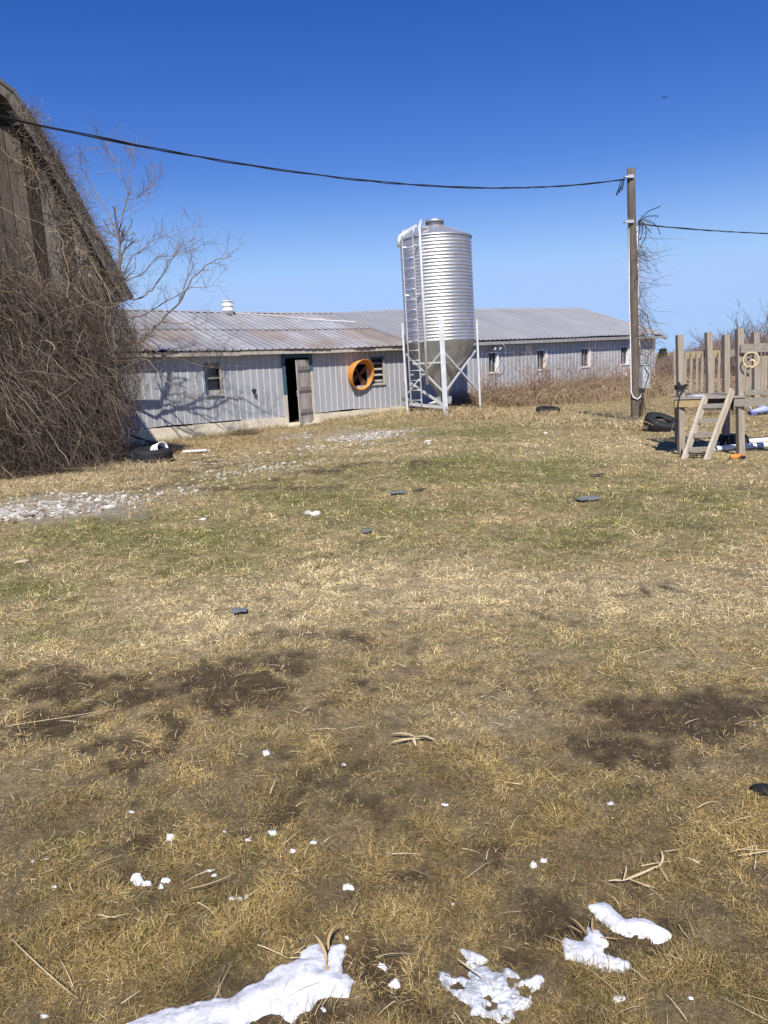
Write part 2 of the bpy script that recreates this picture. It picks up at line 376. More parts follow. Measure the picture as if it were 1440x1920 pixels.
# dry weeds and straw along the walls
def build_weeds():
    parts=[]
    def add(x,y,h,w,col,lean=.5,azb=None):
        n=len(x); base=np.stack([x,y,height(x,y)-.01],1)
        az=RG.uniform(0,6.28,n) if azb is None else azb+RG.normal(0,.9,n)
        C=np.array(col)*RG.uniform(.55,1.35,(n,1))*RG.uniform(.93,1.07,(n,3))
        parts.append(blades(base,az,h*RG.uniform(.5,1.25,n),w*RG.uniform(.7,1.4,n),RG.uniform(.6,1.5,n),RG.uniform(-.6,lean,n),C,3,RG.normal(0,.6,n)))
    tan=(.44,.335,.205); red=(.32,.22,.14)
    n=27000; s=RG.uniform(10.5,26,n); d=np.abs(RG.normal(0,1,n))*1.9+.15
    k=d<np.interp(s,[9,12,16,26],[.9,3.0,4.9,5.2]); s=s[k]; d=d[k]; p=np.array([A[0],A[1],0])+np.outer(s,U)+np.outer(d,NB)
    hh=np.interp(s,[9,12,24],[.42,1.1,1.2])*np.interp(d,[0,2,4,5.2],[1,.8,.55,.3]); 
    add(p[:,0],p[:,1],hh,np.full(len(s),.012),np.where(RG.random(len(s))[:,None]<.5,np.array(tan),np.array(red)))
    n=5000; s=RG.uniform(-1,11.5,n); d=np.abs(RG.normal(0,.35,n))+.06; p=np.array([A[0],A[1],0])+np.outer(s,U)+np.outer(d,NB)
    kk=(np.abs(s-4.7)>.7)|(d>.5); p=p[kk]; d=d[kk]
    add(p[:,0],p[:,1],np.interp(d,[0,.9],[.26,.12]),np.full(len(p),.010),(.42,.33,.18))
    # around the bin
    n=2600; x=1.95+RG.normal(0,.9,n); y=23.4+RG.normal(0,.6,n); add(x,y,np.full(n,.38),np.full(n,.011),(.5,.39,.22))
    n=900; x=2.9+RG.normal(0,.35,n); y=22.2+RG.normal(0,.5,n); add(x,y,np.full(n,.35),np.full(n,.011),(.5,.39,.22))
    # right hand field beyond the pole and the play fort
    n=48000; y=18.0+29*RG.random(n)**1.7; x=y*RG.uniform(.40,.85,n); ss,dd=wall_sd(x,y)
    k=((ss>23.4)|(dd>.3))&(y>18.3+.5*fbm(x*1.1,y*0+3,2,83)); x=x[k];y=y[k]
    pat=fbm(x*.35,y*.35,3,81)
    hh=np.clip(.22+.95*sstep(18.2,21.5,y)*(.45+.9*pat),.15,1.25)
    add(x,y,hh,np.interp(y,[17,45],[.012,.03]),np.where(pat[:,None]>.52,np.array(tan),np.array(red)))
    q=gp(1236,806); n=110; x=q[0]+RG.normal(-.12,.2,n); y=q[1]+RG.normal(-.1,.16,n); b_=np.stack([x,y,height(x,y)+RG.uniform(.05,.2,n)],1); parts.append(blades(b_,RG.normal(2.6,.7,n),RG.uniform(.15,.4,n),np.full(n,.008),RG.uniform(.1,.6,n),RG.uniform(-.6,.1,n),np.array([[.55,.44,.27]])*RG.uniform(.7,1.2,(n,1)),3))
    # at the pole foot, by the tyre
    n=1400; x=5.8+RG.normal(.1,.55,n); y=17.2+RG.normal(0,.6,n); add(x,y,np.full(n,.33),np.full(n,.010),(.52,.41,.24))
    n=500; q=gp(1027,777); x=q[0]+RG.normal(0,.45,n); y=q[1]-.25+RG.normal(0,.18,n); add(x,y,np.full(n,.22),np.full(n,.011),(.5,.38,.21))
    n=1300; x=RG.uniform(3.4,6.2,n); y=19.5+RG.normal(0,.8,n); add(x,y,np.full(n,.22),np.full(n,.011),(.5,.4,.23))
    # pale straw mounds in front of the barn
    n=12000; a=RG.random(n)**1.5; px=a*380-60; py=RG.normal(884,16,n)+np.where(px<120,8,-6); q=np.array([onz(i,j) for i,j in zip(px,np.clip(py,850,935))])
    add(q[:,0],q[:,1],np.where(py<885,.24,.12)*np.ones(n),np.full(n,.007),(.50,.395,.235),.3)
    n=900; px=RG.uniform(-40,100,n); q=np.array([onz(i,j) for i,j in zip(px,RG.normal(872,8,n))]); add(q[:,0],q[:,1],np.full(n,.6),np.full(n,.009),(.50,.40,.24),.6)
    # dead clump by the foundation and thatch behind the left tyre
    n=900; q=gp(458,815); x=q[0]+RG.normal(0,.22,n); y=q[1]+RG.normal(0,.2,n); add(x,y,np.full(n,.26),np.full(n,.009),(.24,.18,.11))
    n=3000; px=RG.uniform(290,560,n); q=np.array([onz(i,j) for i,j in zip(px,np.interp(px,[290,560],[852,818])+RG.normal(0,12,n))]); add(q[:,0],q[:,1],np.full(n,.16),np.full(n,.009),(.40,.29,.16),.2)
    V,Q,C=cat(parts)
    tag(mesh('dry_weeds',V,Q,grass_m,None,C,True),'tan dry weeds and tall dead grass along the barns and field edge','weeds',kind='stuff')
build_weeds()
# ------------------------------------------------------------------ gravel
def rock_base(sub=1):
    import bmesh
    bm=bmesh.new(); bmesh.ops.create_icosphere(bm,subdivisions=sub,radius=1)
    v=np.array([p.co[:] for p in bm.verts]); f=np.array([[q.index for q in t.verts] for t in bm.faces]); bm.free(); return v,f
RV,RF=rock_base(1); RV2,RF2=rock_base(3)
def rocks(P,S,C):
    n=len(P); v=RV[None]*(1+RG.normal(0,.17,(n,len(RV),1)))
    v=v*(S[:,None]*RG.uniform(.6,1.3,(n,3))*np.array([1,1,.62]))[:,None,:]
    t=RG.uniform(0,6.28,n); c,s=np.cos(t),np.sin(t)
    x=v[...,0]*c[:,None]-v[...,1]*s[:,None]; y=v[...,0]*s[:,None]+v[...,1]*c[:,None]
    v=np.stack([x,y,v[...,2]],-1)+P[:,None,:]
    Q=(RF[None]+np.arange(n)[:,None,None]*len(RV)).reshape(-1,3)
    return v.reshape(-1,3),Q,np.repeat(C,len(RV),0)
stone_m=mat('limestone',(1,1,1),.9,0,.2,attr='Col',noise=(25,.18),fine=(120,.15),bump=.3,bscale=90)
def build_gravel():
    P=[];S=[];Cc=[]
    for (cx,cy,rx,ry,n,sz) in [(95,947,150,16,3600,.030),(15,964,60,10,1100,.032),(690,819,75,8,2800,.026),(545,816,45,6,450,.025),(520,878,95,7,260,.026),(330,922,110,9,260,.028),(620,840,120,10,260,.03),(380,885,170,24,300,.028),(780,830,60,8,60,.03)]:
        px=RG.normal(cx,rx*.55,n); py=RG.normal(cy,ry*.55,n)+ (px-cx)*(-.10)
        q=np.array([onz(a,b) for a,b in zip(px,py)])
        k=fbm(q[:,0]*1.5,q[:,1]*1.5,3,91)>RG.uniform(.30,.55,n); q=q[k]; n=len(q)
        s=sz*np.exp(RG.normal(-.45,.45,n)); q[:,2]=height(q[:,0],q[:,1])+s*.08
        P.append(q);S.append(s)
    P=np.concatenate(P);S=np.concatenate(S)
    C=np.array([.54,.51,.45])*RG.uniform(.45,1.25,(len(P),1)); w=RG.random(len(P))<.38; C[w]*=np.array([.6,.5,.4])
    V,Q,Cc=rocks(P,S,C)
    tag(mesh('gravel',V,Q,stone_m,None,Cc,False),'white crushed stone in patches on the track and by the door','gravel',kind='stuff')
build_gravel()
# ------------------------------------------------------------------ shared materials
galv=mat('galvanised_steel',(.65,.66,.675),.43,.82,.5,noise=(2.2,.16),fine=(40,.08),stain=(.42,.415,.40),stainscale=2.4,stainlo=.55,stainhi=.75)
galv_dull=mat('weathered_galvanised',(.38,.385,.37),.5,.6,.4,noise=(3,.18),stretch=(1,1,.3),fine=(30,.12),stain=(.12,.07,.04),stainscale=2.5,stainlo=.60,stainhi=.75)
leg_m=mat('bright_galvanised_channel',(.72,.73,.735),.45,.45,.4,noise=(5,.14),fine=(40,.06))
siding_m=mat('grey_steel_siding',(.385,.392,.405),.48,.12,.4,attr='Col',noise=(1.2,.10),stretch=(1,1,.25),fine=(9,.08),stain=(.30,.29,.28),stainscale=1.7,stainlo=.58,stainhi=.8)
siding_side=siding_m
conc_m=mat('old_concrete',(.66,.59,.46),.92,0,.2,noise=(2,.22),fine=(25,.18),bump=.4,bscale=20,stain=(.42,.365,.27),stainscale=2.2,stainlo=.5,stainhi=.72)
roofL_m=mat('rusting_roof_steel',(1.1,1.1,1.1),.55,.2,.4,attr='Col',noise=(1.6,.16),fine=(14,.12))
roofR_m=mat('grey_roof_steel',(1.1,1.1,1.1),.5,.25,.4,attr='Col',noise=(1.0,.08),fine=(20,.06))
wood_v=mat('weathered_planks',(1,1,1),.9,0,.15,attr='Col',noise=(5,.38),stretch=(5,5,.5),fine=(26,.3),bump=.35,bscale=30)
wood_post=mat('weathered_post_wood',(.34,.292,.228),.88,0,.15,noise=(8,.28),stretch=(6,6,.5),fine=(40,.2),bump=.25,bscale=30,stain=(.22,.19,.16),stainscale=2,stainlo=.55,stainhi=.75)
wood_rail=mat('grey_rail_wood',(.285,.255,.212),.88,0,.15,noise=(8,.3),stretch=(.5,6,6),fine=(40,.2),bump=.25,bscale=30,stain=(.15,.12,.10),stainscale=3,stainlo=.6,stainhi=.75)
wood_gold=mat('honey_brown_lumber',(.40,.30,.15),.85,0,.2,noise=(6,.2),stretch=(.5,6,6),fine=(40,.15))
wood_pale=mat('pale_stringer_lumber',(.52,.45,.35),.85,0,.15,noise=(6,.25),stretch=(3,3,.6),fine=(40,.2),stain=(.36,.30,.22),stainscale=4,stainlo=.52,stainhi=.72)
teal_m=mat('faded_blue_paint',(.055,.10,.145),.7,0,.3,noise=(8,.25),fine=(40,.2))
white_m=mat('white_paint',(.80,.80,.78),.6,0,.3,noise=(5,.06),fine=(40,.05))
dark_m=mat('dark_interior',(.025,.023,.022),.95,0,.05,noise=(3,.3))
glass_m=mat('dirty_dark_pane',(.03,.035,.04),.18,0,.5,noise=(4,.4),fine=(20,.3))
black_m=mat('black_rubber',(.022,.022,.023),.7,0,.3,noise=(6,.3),fine=(60,.2),stain=(.07,.065,.055),stainscale=5,stainlo=.55,stainhi=.75)
cable_m=mat('black_cable',(.02,.02,.022),.5,0,.4)
pvc_m=mat('white_plastic',(.80,.80,.78),.45,0,.4,noise=(6,.05),fine=(50,.04))
orange_m=mat('orange_paint',(.60,.25,.05),.5,0,.35,noise=(5,.12),fine=(40,.08),stain=(.50,.20,.06),stainscale=4,stainlo=.6,stainhi=.8)
bark_m=mat('grey_tan_bark',(1,1,1),.9,0,.15,attr='Col',noise=(6,.25),fine=(50,.2))
# ------------------------------------------------------------------ long steel building
S0,S1=-2.2,23.1
DEP=8.68
shed=thing('poultry_barn',W(10,0),'long low grey steel-sided barn with rusty metal roof behind the silo','barn')
def ribbed(mb,O,D,NN,s0,s1,z0f,z1f,pitch=.21,w=.015,h=.013):
    ks=np.arange(math.floor(s0/pitch)-1,math.ceil(s1/pitch)+2)
    S=[(s0,0.)]; 
    for k in ks:
        c=k*pitch
        for (ds,o) in ((-w,0),(-w*.45,h),(w*.45,h),(w,0)):
            if s0<c+ds<s1: S.append((c+ds,o))
    S.append((s1,0.))
    vs=[];fs=[]
    for s,o in S:
        p=O+D*s+NN*o
        vs+= [p+Z*z0f(s),p+Z*z1f(s)]
    for i in range(len(S)-1): fs.append((2*i,2*i+2,2*i+3,2*i+1))
    n0=len(mb.v); mb.add(vs,fs)
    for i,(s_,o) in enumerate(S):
        if o>0: mb.c[n0+2*i]=mb.c[n0+2*i+1]=(1.8,1.78,1.74)  # bright glint along the rib crests put into the vertex colour
ZB,ZT=.29,2.24
OP=[('w',1.80,2.18,1.08,1.84),('d',4.30,5.14,.08,1.96),('f',6.62,7.28,1.03,1.69),('w',7.50,7.92,1.08,1.82),('w',12.78,13.18,1.18,1.86),('w',15.39,15.83,1.18,1.88),('w',18.02,18.50,1.18,1.87),('w',20.63,21.12,1.18,1.87)]
mb=MB(); O0=np.array([A[0],A[1],0])
cut=[S0]+[v for o in OP for v in (o[1],o[2])]+[S1]
zb=lambda s: ZB+(.012*math.sin(s*3.1)+.02*math.sin(s*1.3) if s<9 else 0)
for i in range(len(cut)-1):
    a,b=cut[i],cut[i+1]
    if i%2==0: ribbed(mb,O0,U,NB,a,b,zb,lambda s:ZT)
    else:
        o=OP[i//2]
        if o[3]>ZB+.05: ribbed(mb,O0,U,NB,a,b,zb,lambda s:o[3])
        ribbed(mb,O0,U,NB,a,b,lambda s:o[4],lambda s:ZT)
# end wall on the right (and its gable), left end wall
RZ=[(-2.5,3.62),(1.8,3.63),(4.7,3.57),(7,3.55),(9.5,3.55),(12.3,3.66),(16.4,3.71),(20,3.75),(23.5,3.78)]
EZ=[(-2.5,2.20),(0,2.20),(2.2,2.15),(4,2.145),(6.1,2.11),(8.4,2.14),(12,2.19),(16.6,2.21),(19.6,2.24),(23.5,2.23)]
def rz(s): return float(np.interp(s,*zip(*RZ)))
def ez(s): return float(np.interp(s,*zip(*EZ)))
def gz_top(t): return 2.2+(rz(S1)-2.2)*(1-abs(t-DEP/2)/(DEP/2))-.02
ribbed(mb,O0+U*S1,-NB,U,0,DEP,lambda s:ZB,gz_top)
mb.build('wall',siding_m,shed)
mb=MB(); P0=O0-NB*DEP
mb.box(P0+U*S0+Z*-.2,U*(S1-S0),NB*.1,Z*2.4); mb.box(O0+U*S0-NB*.02+Z*-.2,U*.1,-NB*(DEP-.2),Z*2.4)
mb.build('back_wall',siding_m,shed)
# inner lining so the openings look into a dark room
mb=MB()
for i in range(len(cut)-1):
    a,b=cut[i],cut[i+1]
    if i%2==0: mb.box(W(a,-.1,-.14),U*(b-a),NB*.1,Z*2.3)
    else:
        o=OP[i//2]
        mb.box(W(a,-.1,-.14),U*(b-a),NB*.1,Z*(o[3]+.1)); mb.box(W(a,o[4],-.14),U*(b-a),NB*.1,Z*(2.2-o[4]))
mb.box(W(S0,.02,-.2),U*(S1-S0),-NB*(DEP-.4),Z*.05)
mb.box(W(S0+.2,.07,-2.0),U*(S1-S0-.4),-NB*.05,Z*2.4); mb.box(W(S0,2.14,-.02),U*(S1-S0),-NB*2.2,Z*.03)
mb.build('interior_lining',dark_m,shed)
mb=MB()
for a,b in ((S0,4.24),(4.24,5.2),(5.2,S1)):
    t= ZB-.012 if a!=4.24 else .075
    k=int((b-a)/.5)+1
    for i in range(k):
        x0=a+(b-a)*i/k; x1=a+(b-a)*(i+1)/k
        mb.box(W(x0,-.6,-.16),U*(x1-x0),NB*(.2+.006*math.sin(x0*5)),Z*(t+.6-(.02*abs(math.sin(x0*2.3)) if a!=4.24 else 0)))
mb.box(W(4.2,-.5,.03),U*1.05,NB*.28,Z*.53)
mb.build('foundation',conc_m,shed)
mb=MB(); mb.box(W(S1-.0,-.6,-.16)-U*.1,U*.12,-NB*(DEP-.2),Z*.87); mb.build('end_foundation',conc_m,shed)
# roofs
def roof(name,m,s0,s1,pitch,h,t0,t1,lift,colf,ov=.33,jag=0.0):
    mb=MB(); NT=7
    sh=0; S=[]
    k=math.floor(s0/pitch)
    S=[(s0,0)]
    while k*pitch<s1+pitch:
        c=k*pitch
        for ds,o in ((-.034,0),(-.014,h),(.014,h),(.034,0)):
            if s0<c+ds<s1: S.append((c+ds,o))
        k+=1
    S.append((s1,0))
    cols=[]
    sheet=None
    for (s,o) in S:
        sid=math.floor(s/.82); rs=random.Random(sid*7+int(t0*100)); ext=rs.uniform(-jag,jag); dz=rs.uniform(-.006,.006)
        row=[]
        for i in range(NT):
            t=t0+(t1-t0)*i/(NT-1)
            out=ov*(1-t)-DEP/2*t
            if i==0: out+=ext
            z=ez(s)+.085+(rz(s)-.03-ez(s))*t-.03*math.sin(math.pi*t)*(1 if s<9 else .2)+o+lift+dz
            p=O0+U*s+NB*out+Z*z; row.append(p); cc=np.array(colf(s,t,sid)); cols.append(tuple(cc*1.38 if o>0 else cc*.96))  # crests lightened: specular sheen of the ribs put into the sheet colour
        mb.v+= [tuple(p) for p in row]
    for i in range(len(S)-1):
        for j in range(NT-1):
            a=i*NT+j; mb.f.append((a,a+NT,a+NT+1,a+1)); mb.smooth.append(False)
    mb.c=cols
    return mb.build(name,m,shed)
rr_=random.Random(5); rust={k:(rr_.random(),rr_.random()) for k in range(-10,60)}
def colL(lower):
    def f(s,t,sid):
        a,b=rust.get(sid,(0,0)); n=float(fbm(np.array([s*.9+ (7 if lower else 0)]),np.array([t*3.0]),3,17)[0])
        k=np.clip((n-.40)*3.5+(a-.45)*.9,0,1)*(.7 if lower else .42)
        g=np.array([.285,.285,.295])*(.85+.3*b); r=np.array([.24,.185,.135])
        return tuple(g*(1-k)+r*k)
    return f
colR=lambda s,t,sid: tuple(np.array([.275,.275,.28])*(1+.035*((sid*37)%7-3)/3))
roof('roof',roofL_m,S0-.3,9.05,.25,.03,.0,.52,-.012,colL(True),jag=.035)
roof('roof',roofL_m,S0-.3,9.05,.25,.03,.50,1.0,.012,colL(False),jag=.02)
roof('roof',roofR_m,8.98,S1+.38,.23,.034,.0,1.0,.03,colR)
mb=MB()
for s in np.arange(S0-.3,S1+.3,.5):
    a=O0+U*s; b=O0+U*min(s+.5,S1+.38)
    p=[a-NB*(DEP+.35)+Z*(ez(s)+.05),b-NB*(DEP+.35)+Z*(ez(s+.5)+.05),b-NB*DEP/2+Z*(rz(s+.5)+.065),a-NB*DEP/2+Z*(rz(s)+.065)]
    mb.add(p,[(0,3,2,1)])
mb.cur=(.33,.335,.35); mb.c=[mb.cur]*len(mb.v); mb.build('back_roof',roofR_m,shed)
mb=MB()   # ridge cap
for s in np.arange(S0-.3,S1+.3,.6):
    e=min(s+.59,S1+.38); zl=.085
    for sg in (1,-1):
        p=[O0+U*s-NB*(DEP/2-sg*.18)+Z*(rz(s)+zl-.05),O0+U*e-NB*(DEP/2-sg*.18)+Z*(rz(e)+zl-.05),O0+U*e-NB*DEP/2+Z*(rz(e)+zl+.01),O0+U*s-NB*DEP/2+Z*(rz(s)+zl+.01)]
        mb.add(p,[(0,1,2,3)])
mb.c=[(.40,.40,.415)]*len(mb.v); mb.build('ridge_cap',roofR_m,shed)
# eave boards: old bare boards on the left with a gap, painted dark trim on the right, barge board on the end
mb=MB(); rs=random.Random(3); s=S0-.3
while s<8.9:
    e=min(s+rs.uniform(2.2,3.2),8.95); mb.cur=tuple(np.array([.46,.42,.36])*rs.uniform(.8,1.15)); j=rs.uniform(-.012,.012)
    mb.box(W(s,ez(s)-.065+j,.26),W(e-.006,ez(e)-.065+j,.26)-W(s,ez(s)-.065+j,.26),NB*.025,Z*(.088+rs.uniform(-.012,.012))); s=e
mb.build('eave_board',wood_v,shed)
mb=MB(); s=8.96
while s<S1+.35:
    e=min(s+2.4,S1+.36); mb.cur=(.30,.295,.29)
    mb.box(W(s,ez(s)-.045,.285),W(e-.004,ez(e)-.045,.285)-W(s,ez(s)-.045,.285),NB*.025,Z*.11); s=e
mb.build('eave_board',wood_v,shed)
mb=MB(); mb.cur=(.33,.32,.30)
for sg in (0,1):
    a=O0+U*(S1+.33)+NB*.36+Z*(ez(S1)-.05) if sg==0 else O0+U*(S1+.33)-NB*(DEP+.35)+Z*(ez(S1)-.05)
    b=O0+U*(S1+.33)-NB*DEP/2+Z*(rz(S1)-.04)
    mb.beam(a,b,.03,.13)
mb.build('barge_board',wood_v,shed)
# windows
for kind,a,b,c,d in OP:
    if kind!='w': continue
    left=a<9
    if left:
        mb=MB(); fm=teal_m
        mb.box(W(a-.05,d,.0),U*(b-a+.1),NB*.035,Z*.075)
        mb.box(W(a-.05,c-.03,.0),U*.05,NB*.03,Z*(d-c+.03))
        wn=mb.build('window',fm,shed)
        mb=MB(); mb.cur=(.42,.38,.31)
        mb.box(W(b,c-.03,.0),U*.075,NB*.03,Z*(d-c+.03)); mb.box(W(a-.05,c-.075,.0),U*(b-a+.13),NB*.06,Z*.045)
        mb.build('sill',wood_v,wn)
        mb=MB(); mb.box(W(a,c,-.09),U*(b-a),NB*.012,Z*(d-c)); mb.build('pane',glass_m,wn)
        mb=MB(); mb.cur=(.38,.37,.34)
        if a<5:
            mb.box(W(a,c+.40,-.07),U*(b-a),NB*.05,Z*.04); mb.box(W(a,c,-.07),U*(b-a),NB*.05,Z*.09); mb.box(W(a,c+.09,-.07),U*.035,NB*.05,Z*(d-c-.09))
            mb.build('sash',wood_v,wn)
        else:
            for k in range(4):
                z=c+.06+k*(d-c)/4; mb.box(W(a,z,-.06),U*(b-a),NB*.05+Z*-.03,Z*.03)
            mb.build('louvre',wood_v,wn)
    else:
        mb=MB(); w=.06
        mb.box(W(b-.02,c-.05,.0),U*.10,NB*.035,Z*(d-c+.08)); mb.box(W(a-.03,c-.05,.0),U*(b-a+.01),NB*.035,Z*w); mb.box(W(a-.03,d-.0,.0),U*(b-a+.01),NB*.025,Z*.03)
        mb.box(W(b-.03,c,-.13),U*.03,NB*.13,Z*(d-c)); mb.box(W(a-.0,c-.01,-.13),U*(b-a-.03),NB*.13,Z*.02)
        wn=mb.build('window',white_m,shed)
        mb=MB(); mb.box(W(a,c+.01,-.10),U*(b-a-.03),NB*.012,Z*(d-c-.01)); mb.build('pane',glass_m,wn)
        mb=MB(); x=a+(b-a)*.42; mb.box(W(x,c+.01,-.085),U*.035,NB*.03,Z*(d-c-.01)); mb.box(W(a,c+.01,-.085),U*.02,NB*.03,Z*(d-c-.01)); mb.cur=(.3,.31,.31); mb.c=[mb.cur]*len(mb.v); mb.build('sash',wood_v,wn)
# doorway
mb=MB(); mb.box(W(4.19,1.96,.0),U*1.06,NB*.045,Z*.115); mb.box(W(4.19,.9,.0),U*.11,NB*.04,Z*1.06); mb.box(W(5.14,1.55,.0),U*.11,NB*.04,Z*.41)
df=mb.build('door_frame',teal_m,shed)
for a_ in ((4.195,.82),(5.145,1.47)):
    mb=MB(); mb.cur=(.47,.43,.36); mb.box(W(a_[0],.08,.0),U*.10,NB*.038,Z*a_[1]); mb.build('bare_jamb',wood_v,df)
H=W(5.12,0,.045); ph=math.radians(29); dd=-U*math.cos(ph)+NB*math.sin(ph); dn=np.cross(dd,Z)
mb=MB(); rs=random.Random(8); x=0
for wd in (.19,.2,.17,.22):
    mb.cur=tuple(np.array([.43,.40,.36])*rs.uniform(.75,1.2)); zz=.03+rs.uniform(0,.02)-.03*x
    mb.box(H+dd*x+Z*zz+dn*rs.uniform(0,.006),dd*(wd-.008),dn*.025,Z*(1.86-zz+.03)); x+=wd
mb.cur=(.30,.28,.25)
for z in (.35,1.0,1.6): mb.box(H+dd*.02+Z*z-dn*.026,dd*.72,dn*.024,Z*.11)
dr=mb.build('door',wood_v,shed)
mb=MB(); mb.tube([H+dd*.70+Z*.98+dn*.03,H+dd*.70+Z*.98+dn*.08,H+dd*.70+Z*.86+dn*.08,H+dd*.70+Z*.84+dn*.03],.012,6); mb.box(H+dd*.60+Z*.98+dn*.03,dd*.2,dn*.012,Z*.035); mb.build('door_latch',galv,dr)
for z in (.3,1.62):
    mb=MB(); mb.box(H-dd*.02+Z*z+dn*.03,dd*.28,dn*.008,Z*.05); mb.build('hinge',galv_dull,dr)
# exhaust fan
fc=W(6.95,1.36,0)
mb=MB(); n=40; r=.435; ri=.415
fx=U; vs=[];fs=[]
for k in range(4):
    for j in range(n):
        t=2*math.pi*j/n; c,s_=math.cos(t),math.sin(t)
        Lf=.27+.14*s_ - .07*c
        rad=r if k in (0,1) else ri
        if k==1 or k==2: rad*=1.10
        out=.002 if k in (0,3) else Lf
        vs.append(fc+fx*rad*c+Z*rad*s_+NB*out)
for k in range(3):
    for j in range(n): fs.append((k*n+j,k*n+(j+1)%n,(k+1)*n+(j+1)%n,(k+1)*n+j))
mb.add(vs,fs,True); fan=mb.build('exhaust_fan',orange_m,shed)
mb=MB(); mb.lathe(fc+NB*-.05,[(.0,0),(.07,0),(.07,.1),(.0,.1)],16,NB,ref=U); 
for k in range(4):
    t=k*math.pi/2+.5; d=U*math.cos(t)+Z*math.sin(t); e=-U*math.sin(t)+Z*math.cos(t)
    p=fc+NB*.0; mb.add([p+d*.06-e*.04,p+d*.06+e*.04+NB*.03,p+d*.37+e*.13+NB*.05,p+d*.40-e*.08-NB*.03],[(0,1,2,3)])
mb.build('fan_blade',mat('rusty_fan_steel',(.13,.07,.055),.6,.3,.3,noise=(8,.3)),fan)
mb=MB(); mb.box(W(6.62,1.03,-.3),U*.66,NB*.01,Z*.66); mb.build('fan_shroud',dark_m,fan)
# pipe stub, flood light, junction box, plank patch, roof vent
mb=MB(); mb.tube([W(3.19,1.10,-.01),W(3.19,1.09,.13)],.045,12); mb.tube([W(3.19,1.09,.08),W(3.17,1.02,.12)],.035,10); mb.build('pipe_stub',black_m,shed)
mb=MB(); mb.box(W(12.97,1.99,.02),U*.09,NB*.05,Z*.09); 
for sg in (-1,1):
    p=W(13.02+sg*.10,2.03,.12); ax=NB*.75+U*sg*.5-Z*.25; mb.lathe(p,[(.025,0),(.05,.03),(.065,.12),(.0,.115)],14,ax)
fl=mb.build('flood_light',white_m,shed)
mb=MB(); mb.tube([W(13.05,2.2,.40),W(13.2,2.0,.45),W(13.15,1.7,.42),W(13.0,1.45,.3),W(12.96,1.15,.15),W(12.9,.4,.2)],.011,5); mb.build('loose_wire',galv_dull,fl)
mb=MB(); mb.box(W(20.98,.33,.02),U*.28,NB*.03,Z*.66); mb.build('plank_patch',wood_gold,shed)
mb=MB(); mb.box(W(20.80,.62,.02),U*.13,NB*.08,Z*.2); mb.build('junction_box',white_m,shed)
vb=O0+U*4.65-NB*4.0
mb=MB(); zb0=rz(4.65)-.05
mb.lathe(vb+Z*zb0,[(.0,.0),(.165,0),(.17,.12),(.18,.125),(.18,.15),(.172,.155),(.175,.27),(.19,.275),(.19,.30),(.178,.305),(.18,.42),(.195,.425),(.195,.45),(.0,.455)],28); mb.build('roof_vent',pvc_m,shed)
# bent seam flashing, the white lines on the left roof
mb=MB()
for pts in ([(4.9,.93),(6.2,.87),(7.0,.80),(7.9,.74)],[(8.9,.64),(9.6,.66),(10.6,.62)][:1]+[(7.2,.75),(8.95,.66)]):
    for (a,ta),(b,tb) in zip(pts[:-1],pts[1:]):
        q=[]
        for s,t in ((a,ta),(b,tb)):
            q.append(O0+U*s+NB*(.36*(1-t)-DEP/2*t)+Z*(ez(s)+.09+(rz(s)-ez(s))*t+.03))
        mb.beam(q[0],q[1],.018,.012)
mb.build('roof_wire',white_m,shed)
# ------------------------------------------------------------------ feed silo
SB=np.array([2.01,24.02,0.0])
LN=np.array([-.0150,0,1.0])          # the bin leans a little
def SP(x,y,z): return SB+np.array([x,y,0])+LN*z
silo=thing('feed_silo',SB,'shiny corrugated steel feed silo on legs with a cone hopper and ladder','silo')
RS=1.06; Z0,Z1=2.24,5.22
prof=[]; npitch=31; 
for k in range(npitch*8+1):
    z=Z0+(Z1-Z0)*k/(npitch*8); prof.append((RS+.0100*math.sin(2*math.pi*k/8),z))
mb=MB(); mb.lathe(SB,prof,112,LN); 
mb.build('bin_wall',galv,silo)
mb=MB(); mb.lathe(SB,[(RS+.03,Z1-.01),(RS+.035,Z1+.02),(RS-.02,Z1+.05),(.29,5.58),(.27,5.60)],96,LN)
for k in range(24):
    t=2*math.pi*k/24; c,s_=math.cos(t),math.sin(t); mb.beam(SP(c*(RS),s_*RS,Z1+.05),SP(c*.29,s_*.29,5.595),.02,.014)
mb.build('roof_cone',galv_dull if False else mat('roof_cone_steel',(.52,.53,.55),.45,.7,.4,noise=(4,.1)),silo)
mb=MB(); mb.lathe(SB,[(.27,5.58),(.27,5.705)],40,LN); mb.build('collar',mat('dark_collar_steel',(.16,.165,.17),.55,.5,.3),silo)
mb=MB(); mb.lathe(SB,[(.262,5.70),(.295,5.705),(.30,5.74),(.27,5.77),(.0,5.80)],40,LN)
lid=mb.build('lid',galv,silo)
mb=MB(); mb.tube([SP(-.22,-.25,5.77),SP(-.30,-.42,5.68),SP(-.36,-.62,5.52)],.012,6); mb.box(SP(-.42,-.62,5.44),(.2,0,0),(0,.16,0),(0,0,.08)); mb.build('lid_lever',galv_dull,lid)
mb=MB(); mb.lathe(SB,[(RS+.005,Z0+.01),(RS-.01,Z0-.05),(.60,1.38),(.20,.72),(.19,.55),(.0,.55)],72,LN)
for k in range(12):
    t=2*math.pi*k/12; c,s_=math.cos(t),math.sin(t); mb.beam(SP(c*(RS-.005),s_*(RS-.005),Z0-.05),SP(c*.20,s_*.20,.72),.03,.012)
mb.build('hopper',galv_dull,silo)
mb=MB(); mb.box(SP(-.24,-.24,.36),(.48,0,0),(0,.48,0),(0,0,.22)); mb.tube([SP(-.1,0,.42),SP(-.7,.55,.30),SP(-1.2,1.1,.55)],.075,10); mb.build('auger_boot',galv_dull,silo)
rot=math.radians(2)
